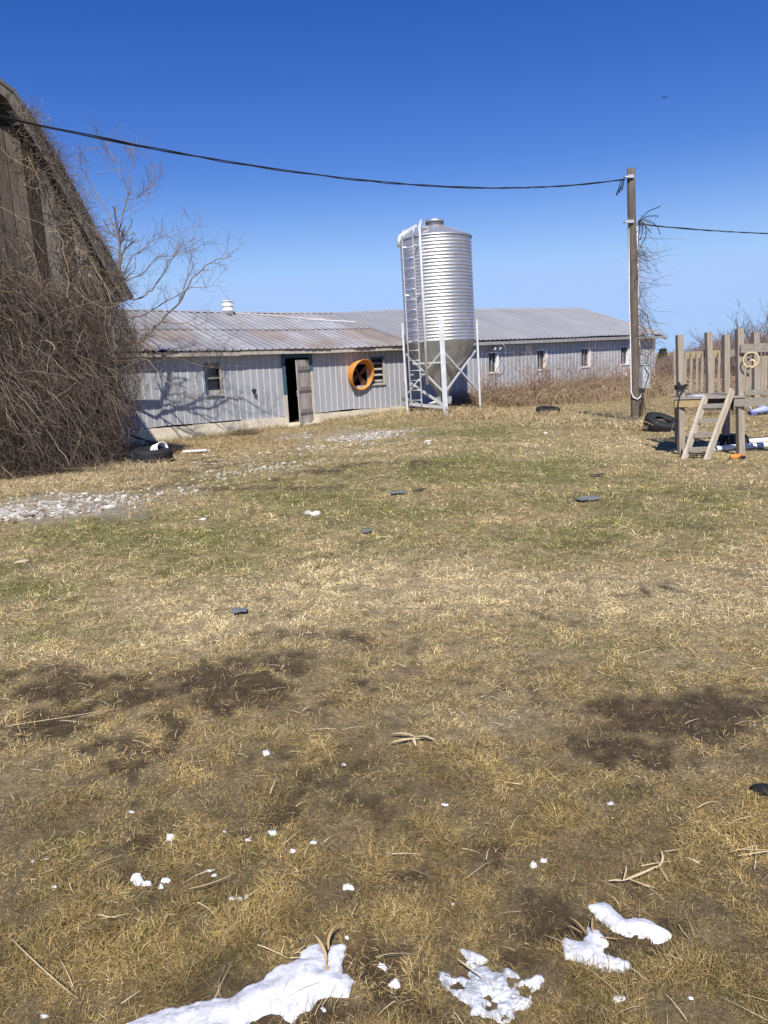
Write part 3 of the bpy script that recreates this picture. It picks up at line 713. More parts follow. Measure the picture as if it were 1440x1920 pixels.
LA=[math.radians(d) for d in (-92,-2,88,178)]
for t in LA:
    c,s_=math.cos(t),math.sin(t); o=np.array([c,s_,0]); q=np.array([-s_,c,0])
    mb=MB()
    zt=2.84; zbm=gz(SB[0]+c*1.1,SB[1]+s_*1.1)-.15
    bot=SB+o*(RS+.035)+q*.0+np.array([.0,0,zbm]); top=SP(0,0,zt)+o*(RS+.035)
    # channel: web and two flanges
    ax=top-bot
    mb.box(bot-q*.060,q*.12,o*.012,ax); mb.box(bot-q*.0720,q*.012,o*.06,ax); mb.box(bot+q*.060,q*.012,o*.06,ax)
    mb.box(bot-q*.02+o*.012,q*.04,o*.02,ax)
    mb.build('leg',leg_m,silo)
for i in range(4):
    t0,t1=LA[i],LA[(i+1)%4]
    for (za,zc) in ((1.95,.72),):
        for (ta,tb) in ((t0,t1),(t1,t0)):
            mb=MB(); a=SP(math.cos(ta)*1.08,math.sin(ta)*1.08,za); b=SP(math.cos(tb)*1.08,math.sin(tb)*1.08,zc)
            d=(b-a); a2=a+d*.02; b2=b-d*.02
            if (ta,tb)==(t1,t0): a2=a2+np.array([.0,.03,0]); b2=b2+np.array([0,.03,0])
            mb.beam(a2,b2,.045,.045); mb.build('brace',leg_m if i in (0,3) else galv,silo)
# ladder on the left front
def lad(px,py,off=.0): return None
la=math.radians(226); lc,ls=math.cos(la),math.sin(la); lo=np.array([lc,ls,0]); lq=np.array([-ls,lc,0])
lad_o=SB+lo*(RS+.20)
mb=MB()
for sg in (-1,1): mb.beam(lad_o+lq*sg*.21+LN*.42,lad_o+lq*sg*.21+LN*5.18,.026,.024,up=lo)
for z in np.arange(.55,5.15,.29): mb.tube([lad_o+lq*-.21+LN*z,lad_o+lq*.21+LN*z],.012,6)
for sg in (-1,1):
    for z in (1.3,2.26,3.6,4.95):
        mb.beam(lad_o+lq*sg*.21+LN*z,SB+lo*(RS+.01)+lq*sg*.23+LN*z,.02,.05)
    mb.tube([lad_o+lq*sg*.21+LN*5.18,lad_o+lq*sg*.21+LN*5.42-lo*.08,lad_o+lq*sg*.21+LN*5.46-lo*.3,lad_o+lq*sg*.21+LN*5.34-lo*.5],.014,6)
mb.build('ladder',leg_m,silo)
# fill pipe with an elbow, straight vent pipe in front
mb=MB(); pa=math.radians(194); po=np.array([math.cos(pa),math.sin(pa),0])
base=SB+po*(RS+.07)
mb.tube([base+LN*5.02,base+LN*5.2,base+LN*5.30-po*.03,base+LN*5.36-po*.12,SB+po*.55+LN*5.60+np.array([0,-.05,0])],.065,14); mb.build('fill_pipe',leg_m,silo)
mb=MB(); va=math.radians(243); vo=np.array([math.cos(va),math.sin(va),0]); 
mb.tube([SB+vo*(RS-.05)+LN*5.62,SB+vo*(RS+.08)+LN*5.42,SB+vo*(RS+.09)+LN*3.0,SB+vo*(RS+.10)+LN*1.0],.042,12)
for z in (2.35,3.6,4.8): mb.tube([SB+vo*(RS-.02)+LN*z,SB+vo*(RS+.1)+LN*z],.02,6)
mb.build('vent_pipe',leg_m,silo)
mb=MB(); mb.beam(SB+LN*1.62+np.array([-.9,-.6,0]),SB+LN*1.62+np.array([.05,-1.1,0]),.05,.05); mb.build('pipe_bracket',leg_m,silo)
mb=MB(); mb.beam(SP(-1.05,-.25,.40),SP(.02,-1.15,.30),.06,.09); mb.beam(SP(-1.0,-.3,1.05),SP(-.1,-1.0,.38),.06,.06); mb.build('auger_support',leg_m,silo)
# ------------------------------------------------------------------ gambrel barn on the left
PB=ony(247,555,15.2); PB0=np.array([PB[0],PB[1],0])
def G(sb,z,out=0.0): return PB0+U*sb+NB*out+Z*z
BP=[(.03,3.11),(-.48,4.21),(-1.0,5.38),(-1.40,6.10),(-1.64,6.50),(-1.85,6.64),(-4.05,8.05)]
mir=[(-8.1-s,z) for s,z in BP[:-1]][::-1]
BPF=BP+mir
barn=thing('gambrel_barn',G(-4,0,-6),'old dark weathered plank barn with a gambrel roof, overgrown with vines','barn')
BO=-.45; BL=11.0
def roofz(sb): 
    xs=[p[0] for p in BPF][::-1]; zs=[p[1] for p in BPF][::-1]; return float(np.interp(sb,xs,zs))
mb=MB(); rs=random.Random(12); sb=-.38
while sb>-7.7:
    w=rs.uniform(.19,.27); zt=min(roofz(sb-.02)-.12,roofz(sb-w)-.12,6.02+rs.uniform(-.03,.03)); zz=roofz(min(sb,-.38))-.12
    g=rs.random(); base=np.array([.10,.08,.064]) if g<.5 else (np.array([.215,.19,.163]) if g<.84 else np.array([.065,.048,.038]))
    mb.cur=tuple(base*rs.uniform(.75,1.3)); o=rs.uniform(0,.018)
    a=G(sb-w+.018,-.2,BO+o); 
    z1=min(roofz(sb-w)-.14,6.02); z2=min(roofz(sb)-.14,6.02)
    L_=(w-.012)
    p=[a,a+U*L_,a+U*L_-NB*.03,a-NB*.03]; q=[G(sb-w+.012,z1,BO+o),G(sb,z2,BO+o),G(sb,z2,BO+o-.03),G(sb-w+.012,z1,BO+o-.03)]
    mb.add(p+q,[(0,1,5,4),(1,2,6,5),(3,0,4,7),(4,5,6,7),(2,3,7,6)]); sb-=w
mb.build('plank_wall',wood_v,barn)
mb=MB(); mb.cur=(.10,.075,.06)
mb.box(G(-.38,-.2,BO-.05),-NB*BL,-U*.1,Z*3.5); mb.box(G(-7.7,-.2,BO-.05),-NB*BL,U*.1,Z*3.5)
mb.box(G(-7.7,-.2,BO-BL),U*7.3,NB*.1,Z*3.6)
pts=[G(s,z-.1,BO-BL+.02) for s,z in BPF]; mb.add(pts,[tuple(range(len(pts)))])
mb.box(G(-7.6,2.9,BO-.1),U*7.1,-NB*BL*.98,Z*.06)
mb.build('side_wall',wood_v,barn)
# roof slabs
mb=MB(); shing=mat('old_roof_shingles',(1,1,1),.9,0,.15,attr='Col',noise=(3,.2),fine=(30,.25),bump=.3,bscale=15)
mb.cur=(.11,.105,.10)
for (s0,z0),(s1,z1) in zip(BPF[:-1],BPF[1:]):
    d=np.array([s1-s0,z1-z0]); nrm=np.array([d[1],-d[0]])/np.linalg.norm(d)*(-1 if False else 1)
    if nrm[1]<0: nrm=-nrm
    t=.06
    a,b=G(s0,z0,.03),G(s1,z1,.03); off=-(U*nrm[0]+Z*nrm[1])*t
    mb.box(a,b-a,off,-NB*(BL+.9))
mb.build('roof',shing,barn)
mb=MB(); rs=random.Random(4)
for (s0,z0),(s1,z1) in zip(BPF[:-1],BPF[1:]):
    d=np.array([s1-s0,z1-z0]); nrm=np.array([d[1],-d[0]])/np.linalg.norm(d)
    if nrm[1]<0: nrm=-nrm
    mb.cur=tuple(np.array([.185,.17,.15])*rs.uniform(.75,1.2)); 
    a,b=G(s0,z0,.004),G(s1,z1,.004); dirv=(b-a)/np.linalg.norm(b-a); off=-(U*nrm[0]+Z*nrm[1])*.15
    sh=-(U*nrm[0]+Z*nrm[1])*.063
    mb.box(a+sh+dirv*.006,b-a-dirv*.012,off,-NB*.028)
mb.build('fascia_board',wood_v,barn)
# ------------------------------------------------------------------ vine mass on the barn
vine_m=mat('dry_vine_stems',(1,1,1),.9,0,.15,attr='Col',noise=(3,.15),fine=(30,.15))
VC=np.array([[.108,.077,.056],[.170,.129,.100],[.27,.228,.187],[.40,.31,.195],[.060,.042,.031]])
def vcol(n,w): return VC[pick(np.tile(np.array(w)[None],(n,1)))]*RG.uniform(.7,1.3,(n,1))
def toG(s,z,o): return PB0[None]+np.outer(s,U)+np.outer(o,NB)+np.outer(z,Z)
def vkeep(P):
    px,py=proj(P); lim=np.interp(py,[540,556,600,640,700,770,830,870,900],[262,240,256,276,274,262,252,244,240])+RG.normal(0,9,len(P))[:,None]
    return ((px<lim)|(py<545)).all(1)
def build_vines():
    parts=[]
    n=19000; s=RG.uniform(-4.6,.62,n); z=RG.random(n)**.9*4.7
    top=np.interp(s,[-4.6,-2.6,-1.9,-1.2,-.7,-.3,0,.62],[4.1,4.0,3.6,3.4,3.7,3.5,2.75,2.0])
    k=(z<top)|(RG.random(n)<.06*(z<top+1.1)); k&=~((s>-.1)&(z>top)); s=s[k];z=z[k]; n=len(s)
    kk=(fbm(s*1.6,z*1.1,3,401)>.40)|(RG.random(n)<.35)|(z<1.0); s=s[kk];z=z[kk];n=len(s)
    env=np.interp(z,[0,1.5,3,4.5],[.75,.95,.6,.15])*np.interp(s,[-.2,.62],[1,.55]); o=BO+.02+env*RG.random(n)**.8
    D=np.stack([np.zeros(n),np.zeros(n),-np.ones(n)],1)+RG.normal(0,.45,(n,3))
    P=wander(toG(s,z,o),D,RG.uniform(.5,1.7,n),9,.27,.12)
    P[...,2]=np.maximum(P[...,2],.02+.1*RG.random((n,1)))
    k=vkeep(P); P=P[k]; n=len(P)
    parts.append(strands(P,RG.uniform(.0018,.0046,n)[:,None]*np.linspace(1,.55,9)[None],vcol(n,[.38,.30,.13,.05,.14])))
    n=26; s=RG.uniform(-3.6,-.1,n); P=wander(toG(s,np.full(n,.05),BO+RG.uniform(.1,.5,n)),RG.normal(0,.25,(n,3))+Z,RG.uniform(2.0,5.0,n),16,.22,-.02); k=vkeep(P); P=P[k]; n=len(P)
    for it in range(16): P[:,it]-=NB*np.maximum(0,((P[:,it]-PB0)@NB)-(.25-.04*it))[:,None]
    P-=NB*np.minimum(0,((P-PB0)@NB)-(BO+.03))[...,None]
    parts.append(strands(P,RG.uniform(.010,.017,n)[:,None]*np.linspace(1,.4,16)[None],vcol(n,[.3,.5,.3,0,0])))
    # dead leaves caught in the stems
    n=2200; s=RG.uniform(-4,.1,n); z=RG.uniform(.1,4.2,n); env=np.interp(z,[0,1.5,3,4.5],[.75,.95,.6,.2]); P0=toG(s,z,BO+env*RG.uniform(.4,1,n)); k=vkeep(P0[:,None,:]); P0=P0[k]; n=len(P0)
    parts.append(blades(P0,RG.uniform(0,6.28,n),RG.uniform(.03,.07,n),RG.uniform(.015,.035,n),RG.uniform(-1.4,.6,n),RG.uniform(-1.5,0,n),np.array([.27,.19,.11])*RG.uniform(.5,1.4,(n,1)),2))
    # fine twiggy hair
    n=15000; s=RG.uniform(-4.4,.66,n); z=RG.random(n)*4.3; top=np.interp(s,[-4.6,-2.6,-1.9,-1.2,-.7,-.3,0,.66],[3.9,3.8,3.4,3.1,3.4,3.3,2.6,1.9]); k=z<top; s=s[k];z=z[k];n=len(s)
    env=np.interp(z,[0,1.5,3,4.5],[.75,.95,.6,.15])*np.interp(s,[-.2,.66],[1,.55]); o=BO+.06+env*RG.random(n)**.5
    P=wander(toG(s,z,o),RG.normal(0,1,(n,3))+np.array([0,0,-.4]),RG.uniform(.2,.7,n),6,.4,.05)
    k=vkeep(P); P=P[k]; n=len(P)
    parts.append(strands(P,np.full((n,1),.0024)*np.linspace(1,.6,6)[None],vcol(n,[.25,.32,.25,.10,.08])))
    # long light arching canes
    n=110; s=RG.uniform(-3.4,.5,n); z=RG.uniform(.2,4.6,n); k=(s<0)|(z<2.3); s=s[k];z=z[k];n=len(s)
    env=np.interp(z,[0,1.5,3,4.6],[.8,1.0,.65,.2]); P=wander(toG(s,z,BO+env*RG.uniform(.8,1.05,n)),RG.normal(0,1,(n,3))*np.array([1,.5,1.2]),RG.uniform(.7,2.0,n),10,.22,.03)
    k=vkeep(P); P=P[k]; n=len(P)
    parts.append(strands(P,np.full((n,1),.0046)*np.linspace(1,.6,10)[None],vcol(n,[.05,.1,.4,.5,0])))
    # fuzz climbing over the roof edge
    n=1900; t=RG.random(n)**1.0; idx=np.interp(t,[0,1],[.0,3.3])
    xs=np.array([p[0] for p in BP]);zs=np.array([p[1] for p in BP]); s=np.interp(idx,range(len(BP)),xs); z=np.interp(idx,range(len(BP)),zs)
    o=RG.uniform(-.25,.16,n); off=RG.uniform(-.02,.2,n); P=wander(toG(s-off,z-off*.5,o),RG.normal(0,.7,(n,3))+U*.35+Z*.35,RG.uniform(.15,.5,n),7,.4,.02)
    parts.append(strands(P,np.full((n,1),.0024)*np.linspace(1,.6,7)[None],vcol(n,[.3,.3,.25,.15,0])))
    # clumps on the wall below the roof edge and stray runners over the upper boards
    n=150; idx=RG.uniform(.4,3.0,n); s=np.interp(idx,range(len(BP)),xs)-RG.uniform(.1,.45,n); z=np.interp(idx,range(len(BP)),zs)-RG.uniform(.05,.5,n)
    P=wander(toG(s,z,BO+.03+.2*RG.random(n)),RG.normal(0,.8,(n,3))-Z*.6,RG.uniform(.3,1.0,n),8,.35,.08)
    parts.append(strands(P,np.full((n,1),.0042)*np.linspace(1,.6,8)[None],vcol(n,[.25,.3,.25,.2,0])))
    V,Q,C=cat(parts)
    o=mesh('climbing_vine',V,Q,vine_m,None,C,False); recenter(o,G(-1.5,0,.2))
    tag(o,'thick tangle of leafless brown vines covering the front of the plank barn','vine')
build_vines()
# ------------------------------------------------------------------ trees
def limb_pts(pts, k=5):
    P=np.array(pts); out=[]
    for i in range(len(P)-1):
        for j in range(k): out.append(P[i]+(P[i+1]-P[i])*j/k)
    out.append(P[-1]); return np.array(out)
def twigs_from(pts, n, lo, hi, r, spread=1.0, up=.35, depth=2, acc=None, rg=None):
    """recursive twigs along a polyline"""
    acc=[] if acc is None else acc
    k=len(pts)
    for _ in range(n):
        i=rg.integers(max(1,k//5),k); p=pts[i]; d=pts[i]-pts[i-1]; d=d/(np.linalg.norm(d)+1e-9)
        dd=d*.8+rg.normal(0,.55*spread,3)+np.array([0,0,up]); dd/=np.linalg.norm(dd)
        L=rg.uniform(lo,hi); q=[p]; 
        for j in range(7):
            dd=dd+rg.normal(0,.10,3)+np.array([0,0,.03]); dd/=np.linalg.norm(dd); q.append(q[-1]+dd*L/7)
        q=np.array(q); acc.append((q,r))
        if depth>1: twigs_from(q, rg.integers(3,6), lo*.4, hi*.45, r*.6, spread, up*.5, depth-1, acc, rg)
    return acc
def build_tree(name,label,catg,limbs,trunk,twn,lo,hi,tr,col,seed,depth=2,group=None,upw=.3,lw=1.0):
    rg=np.random.default_rng(seed)
    root=thing(name,(trunk[0][0],trunk[0][1],trunk[0][2]),label,catg,group)
    mb=MB(); mb.cur=col; t=limb_pts(trunk[:-1] if False else trunk,4)[:, :3]; r=np.interp(np.linspace(0,1,len(t)),[0,1],[tr,tr*.75]); mb.tube(t,list(r),10)
    mb.build('trunk',bark_m,root)
    parts=[]; tw=[]
    mb=MB(); mb.cur=col
    for pts,r0,r1 in limbs:
        p=limb_pts(pts,4); p[1:-1]+=rg.normal(0,.012,(len(p)-2,3)); mb.tube(p,list(np.linspace(r0,r1,len(p))*lw),7)
        twigs_from(p,twn,lo,hi,max(r1*.62,.005),1.0,upw,depth,tw,rg)
    V0=np.array(mb.v); 
    P=np.array([q for q,_ in tw]); R=np.array([r for _,r in tw])[:,None]*np.linspace(1,.45,8)[None]
    C=np.array(col)*rg.uniform(.75,1.25,(len(tw),1))
    V,Q,C=strands(P,R,C)
    fs=[f for f in mb.f if len(f)==4]; 
    V2,Q2,C2=cat([(V0,np.array(fs),np.array(mb.c)),(V,Q,C)])
    mesh('crown',V2,Q2,bark_m,root,C2,True); return root
def T(px,py,Y): return ony(px,py,Y)
tb=gp(250,845); YT=18.4; YA=19.2
base=ony(165,850,YT); base[2]=gz(base[0],base[1])-.1
limbs=[([T(178,605,YT),T(232,648,18.9),T(268,638,YA),T(300,604,YA),T(335,570,YA),T(362,522,YA),T(385,497,YA),T(412,486,YA-.1),T(436,480,YA-.1)],.05,.009),
 ([T(335,570,YA),T(352,520,YA+.1),T(360,470,YA+.2),T(366,440,YA+.2)],.02,.006),
 ([T(221,562,YT),T(226,520,18.3),T(222,445,18.2)],.055,.032),
 ([T(222,445,18.2),T(203,400,18.3),T(175,350,18.4),T(155,318,18.4),T(142,292,18.4)],.024,.006),
 ([T(222,445,18.2),T(232,400,18.2),T(243,350,18.1),T(249,310,18.1),T(246,278,18.1)],.027,.006),
 ([T(241,362,18.1),T(222,320,18.2),T(208,285,18.2),T(200,272,18.2)],.012,.005),
 ([T(240,375,18.1),T(270,365,17.9),T(285,345,17.8),T(292,330,17.8)],.011,.005),
 ([T(268,640,YA),T(297,662,YA+.1),T(344,676,YA),T(400,690,YA)],.024,.006),
 ([T(300,604,YA),T(350,606,YA),T(398,630,YA-.1),T(432,660,YA-.2)],.02,.006),
 ([T(221,562,YT),T(262,560,18.6),T(285,545,18.7),T(315,500,18.9),T(335,470,19),T(345,450,19)],.032,.006),
 ([T(226,520,18.3),T(250,480,18.2),T(280,455,18.1),T(312,440,18.1)],.02,.006),
 ([T(230,600,18.6),T(270,590,18.9),T(320,560,19.2),T(360,540,19.3),T(410,535,19.3)],.028,.006),
 ([T(250,650,19),T(290,690,19.2),T(330,730,19.3),T(350,760,19.3)],.026,.006),
 ([T(240,640,18.9),T(290,630,18.8),T(340,640,18.7),T(380,665,18.6)],.026,.006),
 ([T(222,470,18.2),T(190,455,18.2),T(170,425,18.1),T(160,400,18.1)],.018,.006),
 ([T(226,530,18.3),T(265,515,18.2),T(300,480,18.1),T(330,480,18.0),T(352,470,18.0)],.02,.006)]
trunk_=[base,T(172,700,YT),T(178,605,YT),T(221,562,YT)]
build_tree('bare_tree','leafless pale-barked tree rising behind the vine-covered barn corner','tree',limbs,trunk_,12,.25,.8,.10,(.25,.205,.18),3,depth=3,lw=.72)
# trees and brush far right
for i,(px,pt,Y,lab,n) in enumerate([(1418,598,38,'round-topped leafless tree at the right edge beyond the play fort',7),(1378,600,36,'sparse leafless sapling standing up behind the tall fort post',2),(1345,628,44,'low leafless tree showing between two fort posts',5),(1450,590,42,'tall leafless tree half cut off by the right picture edge',8)]):
    rg=np.random.default_rng(40+i); top=T(px,pt,Y); b=np.array([top[0]+.2,Y,0.0]); b[2]=gz(b[0],b[1])-.1; hgt=top[2]
    lim=[]
    for k in range(n):
        a=rg.uniform(0,6.28); rad=rg.uniform(.3,1.0)*(1.6 if n>3 else .5); st=b+np.array([0,0,hgt*rg.uniform(.25,.5)]); en=np.array([b[0]+math.cos(a)*rad,b[1]+math.sin(a)*rad,hgt*rg.uniform(.8,1.0)]); lim.append(([st,(st+en)/2+rg.normal(0,.12,3),en],.05,.018))
    build_tree('bare_tree',lab,'tree',lim,[b,b+np.array([.03,0,hgt*.3]),b+np.array([0,0,hgt*.52])],9 if n>3 else 3,.4,1.1,.08,(.19,.155,.15),50+i,2)
sp=T(1243,655,60); base=np.array([sp[0],60,gz(sp[0],60)-.1])
root=thing('spruce_tree',base,'small dark spruce beyond the right end of the long grey barn','tree')
mb=MB(); mb.cur=(.12,.09,.07); mb.tube([base,base+Z*sp[2]],[.09,.02],8); mb.build('trunk',bark_m,root)
n=2600; t=RG.random(n); zz=.15+t*(sp[2]-.1); rad=(1-t)*.62*(.75+.25*np.sin(t*40)); a=RG.uniform(0,6.28,n); rr=rad*RG.random(n)**.4
P0=np.stack([base[0]+rr*np.cos(a),base[1]+rr*np.sin(a),zz],1); V,Q,C=blades(P0,a,np.full(n,.3),np.full(n,.07),np.full(n,.1),np.full(n,-.5),np.array([.03,.05,.028])*RG.uniform(.6,1.5,(n,1)),2)
mesh('crown',V,Q,grass_m,root,C,True)
def build_thicket():
    n=9000; Y=RG.uniform(33,58,n); px=RG.uniform(1232,1640,n)
    px=np.where(Y<40,np.maximum(px,1262),px)
    x=np.array([ony(a,700,b)[0] for a,b in zip(px,Y)])
    top=np.interp(px,[1230,1262,1290,1320,1350,1385,1410,1440,1640],[690,672,664,650,636,632,632,620,600])
    zt=np.array([ony(a,b,c)[2] for a,b,c in zip(px,top,Y)])
    L=np.clip(zt,.6,5)*RG.uniform(.45,1.03,n)
    P=wander(np.stack([x,Y,height(x,Y)],1),RG.normal(0,.22,(n,3))+Z,L,7,.13,-.02)
    c=np.array([[.20,.145,.125],[.26,.19,.145],[.15,.11,.105]])[RG.integers(0,3,n)]*RG.uniform(.7,1.25,(n,1))
    parts=[strands(P,RG.uniform(.010,.02,n)[:,None]*np.linspace(1,.5,7)[None],c)]
    m=22000; i=RG.integers(0,n,m); j=RG.integers(2,7,m); st=P[i,j]
    P2=wander(st,RG.normal(0,.6,(m,3))+Z*.8,RG.uniform(.25,.8,m),5,.2)
    parts.append(strands(P2,np.full((m,1),.009)*np.linspace(1,.5,5)[None],c[i]))
    V,Q,C=cat(parts); tag(mesh('brush_thicket',V,Q,bark_m,None,C,False),'brown leafless brush and saplings behind the play fort','brush',kind='stuff')
build_thicket()
# bare shrubs before the right wall
def build_shrub(s,d,h,n,label,seed):
    rg=np.random.default_rng(seed); p=W(s,0,d); p[2]=gz(p[0],p[1])-.05
    st=p+np.concatenate([rg.normal(0,.28,(n,2)),np.zeros((n,1))],1)
    global RG; keep=RG; RG=rg
    D=rg.normal(0,.32,(n,3))+Z; P=wander(st,D,h*rg.uniform(.6,1.15,n),9,.13,.012)
    c=np.array([.27,.18,.13])*rg.uniform(.7,1.35,(n,1)); parts=[strands(P,np.full((n,1),.0095)*np.linspace(1,.5,9)[None],c)]
    m=n*8; i=rg.integers(0,n,m); j=rg.integers(3,9,m); P2=wander(P[i,j],rg.normal(0,.7,(m,3))+Z*.5,rg.uniform(.15,.5,m)*h*.6,6,.22); parts.append(strands(P2,np.full((m,1),.0055)*np.linspace(1,.6,6)[None],c[i]))
    RG=keep; V,Q,C=cat(parts); o=mesh('bare_shrub',V,Q,bark_m,None,C,False); recenter(o,p); tag(o,label,'shrub','leafless shrubs along the right wall')
for k,(s,d,h,n,lab) in enumerate([(11.6,.9,1.5,22,'leafless reddish shrub nearest the silo, before the first white-framed window'),(13.5,1.5,1.75,34,'dense leafless shrub between first and second white-framed windows'),(15.2,.8,1.6,26,'thin-stemmed shrub under the second white-framed window'),(16.9,1.1,1.8,34,'tall arching shrub between second and third white-framed windows'),(18.9,.9,1.6,28,'leafless shrub under and beside the third white-framed window'),(20.4,1.2,1.3,20,'small leafless shrub just left of the utility pole foot'),(22.3,.9,1.4,24,'leafless shrub at the far right corner of the steel barn')]):
    build_shrub(s,d,h,n,lab,100+k)
# ------------------------------------------------------------------ utility pole, cables
pole_b=ony(1192,797,17.45); pole_t=ony(1184,316,17.45); pole_b[2]=gz(pole_b[0],pole_b[1])-.25
pole=thing('utility_pole',(pole_b[0],pole_b[1],0),'weathered wooden utility pole with white conduit and grey meter box','pole')
axp=pole_t-pole_b; axp/=np.linalg.norm(axp)
def PP(px,py): return ony(px,py,17.45)
def onpole(f): return pole_b+(pole_t-pole_b)*f
mb=MB(); mb.cur=(.27,.225,.18); mb.tube([onpole(t)+np.array([.012*math.sin(t*5),0,0]) for t in np.linspace(0,1,12)],list(np.linspace(.105,.085,12)),16); mb.build('post',mat('pole_wood',(.145,.12,.097),.9,0,.15,noise=(7,.35),stretch=(6,6,.4),fine=(40,.25),bump=.4,bscale=25),pole)
mb=MB(); pts=[PP(x,y)+np.array([0,dy,0]) for x,y,dy in ((1179,338,-.03),(1178.5,420,-.03),(1179,560,-.03),(1181,640,-.04),(1182,735,-.05),(1185,745,-.1),(1192,748,-.14),(1197,744,-.12),(1200,736,-.1))]; mb.tube(pts,.013,8); mb.build('conduit',pvc_m,pole)
mb=MB(); pts=[PP(x,y)+np.array([0,-.05,0]) for x,y in ((1193,425),(1195,520),(1196,600),(1198,645),(1201,665),(1202,690))]; mb.tube(pts,.010,8); mb.build('conduit',pvc_m,pole)
bx=PP(1203,706)
mb=MB(); ux=np.array([.93,.36,0]); uy=np.array([.36,-.93,0])
c0=bx-ux*.10-Z*.25+uy*.02
mb.box(c0,ux*.19,uy*.13,Z*.50); mb.box(c0-ux*.008+Z*-.008+uy*.131,ux*.206,uy*.018,Z*.516); mb.box(c0+Z*.50-ux*.012,ux*.214,uy*.17,Z*.02); box_m=mat('grey_enamel_box',(.50,.53,.53),.5,.1,.35,noise=(5,.1),stain=(.3,.22,.15),stainscale=7,stainlo=.65,stainhi=.8)
bxo=mb.build('meter_box',box_m,pole)
mb=MB(); mb.box(c0+ux*.05+uy*.15+Z*.36,ux*.08,uy*.006,Z*.07); mb.build('box_label',white_m,bxo)
mb=MB(); mb.box(c0+ux*.165+uy*.15+Z*.1,ux*.02,uy*.02,Z*.06); mb.build('box_latch',galv,bxo)
mb=MB(); mb.tube([c0+ux*.02+uy*.16+Z*.46,c0+ux*.13+uy*.19+Z*.3,c0+ux*.06+uy*.19+Z*.12,c0+ux*.02+uy*.15+Z*-.1,c0+ux*-.03+uy*.1-Z*.1],.009,6)
for q in (.0,.03,.07): mb.tube([c0+ux*q+uy*.06,c0+ux*(q+.02)+uy*.07-Z*.25,c0+ux*(q-.01)+uy*.06-Z*.62],.010,6)
mb.build('loose_wire',cable_m,pole)
for py in (333,417):
    mb=MB(); p=PP(1179,py); mb.box(p+np.array([-.06,-.13,-.03]),(.13,0,0),(0,.06,0),(0,0,.06)); mb.tube([p+np.array([-.0,-.1,.0]),p+np.array([-.14,-.06,.0])],.02,8)
    mb.build('clamp',galv,pole)
def sag_curve(ctrl,n):
    t=np.linspace(0,1,len(ctrl)); tt=np.linspace(0,1,n)
    px=np.array([c[0] for c in ctrl],float); py=np.array([c[1] for c in ctrl],float); 
    co=np.polyfit(px,py,4); X=np.linspace(px[0],px[-1],n); return X,np.polyval(co,X)
def cable(name,ctrl,Y0,Y1,label,r,tw,extra=0):
    X,Yp=sag_curve(ctrl,160); f=(X-X[0])/(X[-1]-X[0]); D=1/((1-f)/Y0+f/Y1)
    C=np.array([ony(a,b,c) for a,b,c in zip(X,Yp,D)])
    dl=np.concatenate([[0],np.cumsum(np.linalg.norm(np.diff(C,axis=0),axis=1))])
    mb=MB(); mb.cur=(1,1,1)
    d=C[-1]-C[0]; h=np.array([-d[1],d[0],0]); h/=np.linalg.norm(h); up=np.array([0,0,1.0])
    for k in range(3):
        a=dl*tw+k*2.094+.8*np.sin(dl*1.7+k); lo=(.9+.9*np.abs(np.sin(dl*.9+k*1.3)))*r
        mb.tube([c+(h*math.cos(q)+up*math.sin(q))*l for c,q,l in zip(C,a,lo)],r,6)
    o=mb.build(name,cable_m); recenter(o,C[-1]); tag(o,label,'cable'); return C
cable('overhead_cable',[(-170,176),(-60,206),(0,219),(100,237),(200,260),(300,282),(400,298),(500,316),(600,328),(700,340),(820,349.5),(920,352),(1000,351.5),(1090,346),(1172,336)],8.2,17.38,'thick twisted black cable swooping across the sky from barn to pole',.0066,2.4)
cable('overhead_cable',[(1196,420),(1222,422.5),(1290,429),(1360,434),(1440,438),(1540,441)],17.4,21,'thin twisted black cable running right from the pole',.0065,3.0)
# wires and vine hanging on the pole
mb=MB(); rs=random.Random(6)
for k in range(3):
    p=PP(1170-k*3,338); mb.tube([p,p+np.array([-.02,0,-.10]),p+np.array([-.05-.02*k,0,-.2-.05*k])],[.011,.011,.016],6)
o_=mb.build('spliced_wire',cable_m); recenter(o_,PP(1170,338)); tag(o_,'short black wire ends hanging where the thick cable meets the pole top','wire')
mb=MB()
for k in range(7):
    p=PP(1192,418)+np.array([.02,-.1,0]); a=rs.uniform(-.5,1.0); L_=rs.uniform(.25,.5)
    q=[p]; d=np.array([math.cos(a),rs.uniform(-.3,.3),math.sin(a)])
    for j in range(6):
        d=d+np.array([-.25,0,-.75])*(.9 if k%2 else .35)+np.array([rs.gauss(0,.25) for _ in range(3)]); d/=np.linalg.norm(d); q.append(q[-1]+d*L_/4)
    mb.tube(q,.009,6)
o_=mb.build('spliced_wire',cable_m); recenter(o_,PP(1192,418)); tag(o_,'looping bundle of black wires where the thin cable leaves the pole','wire')
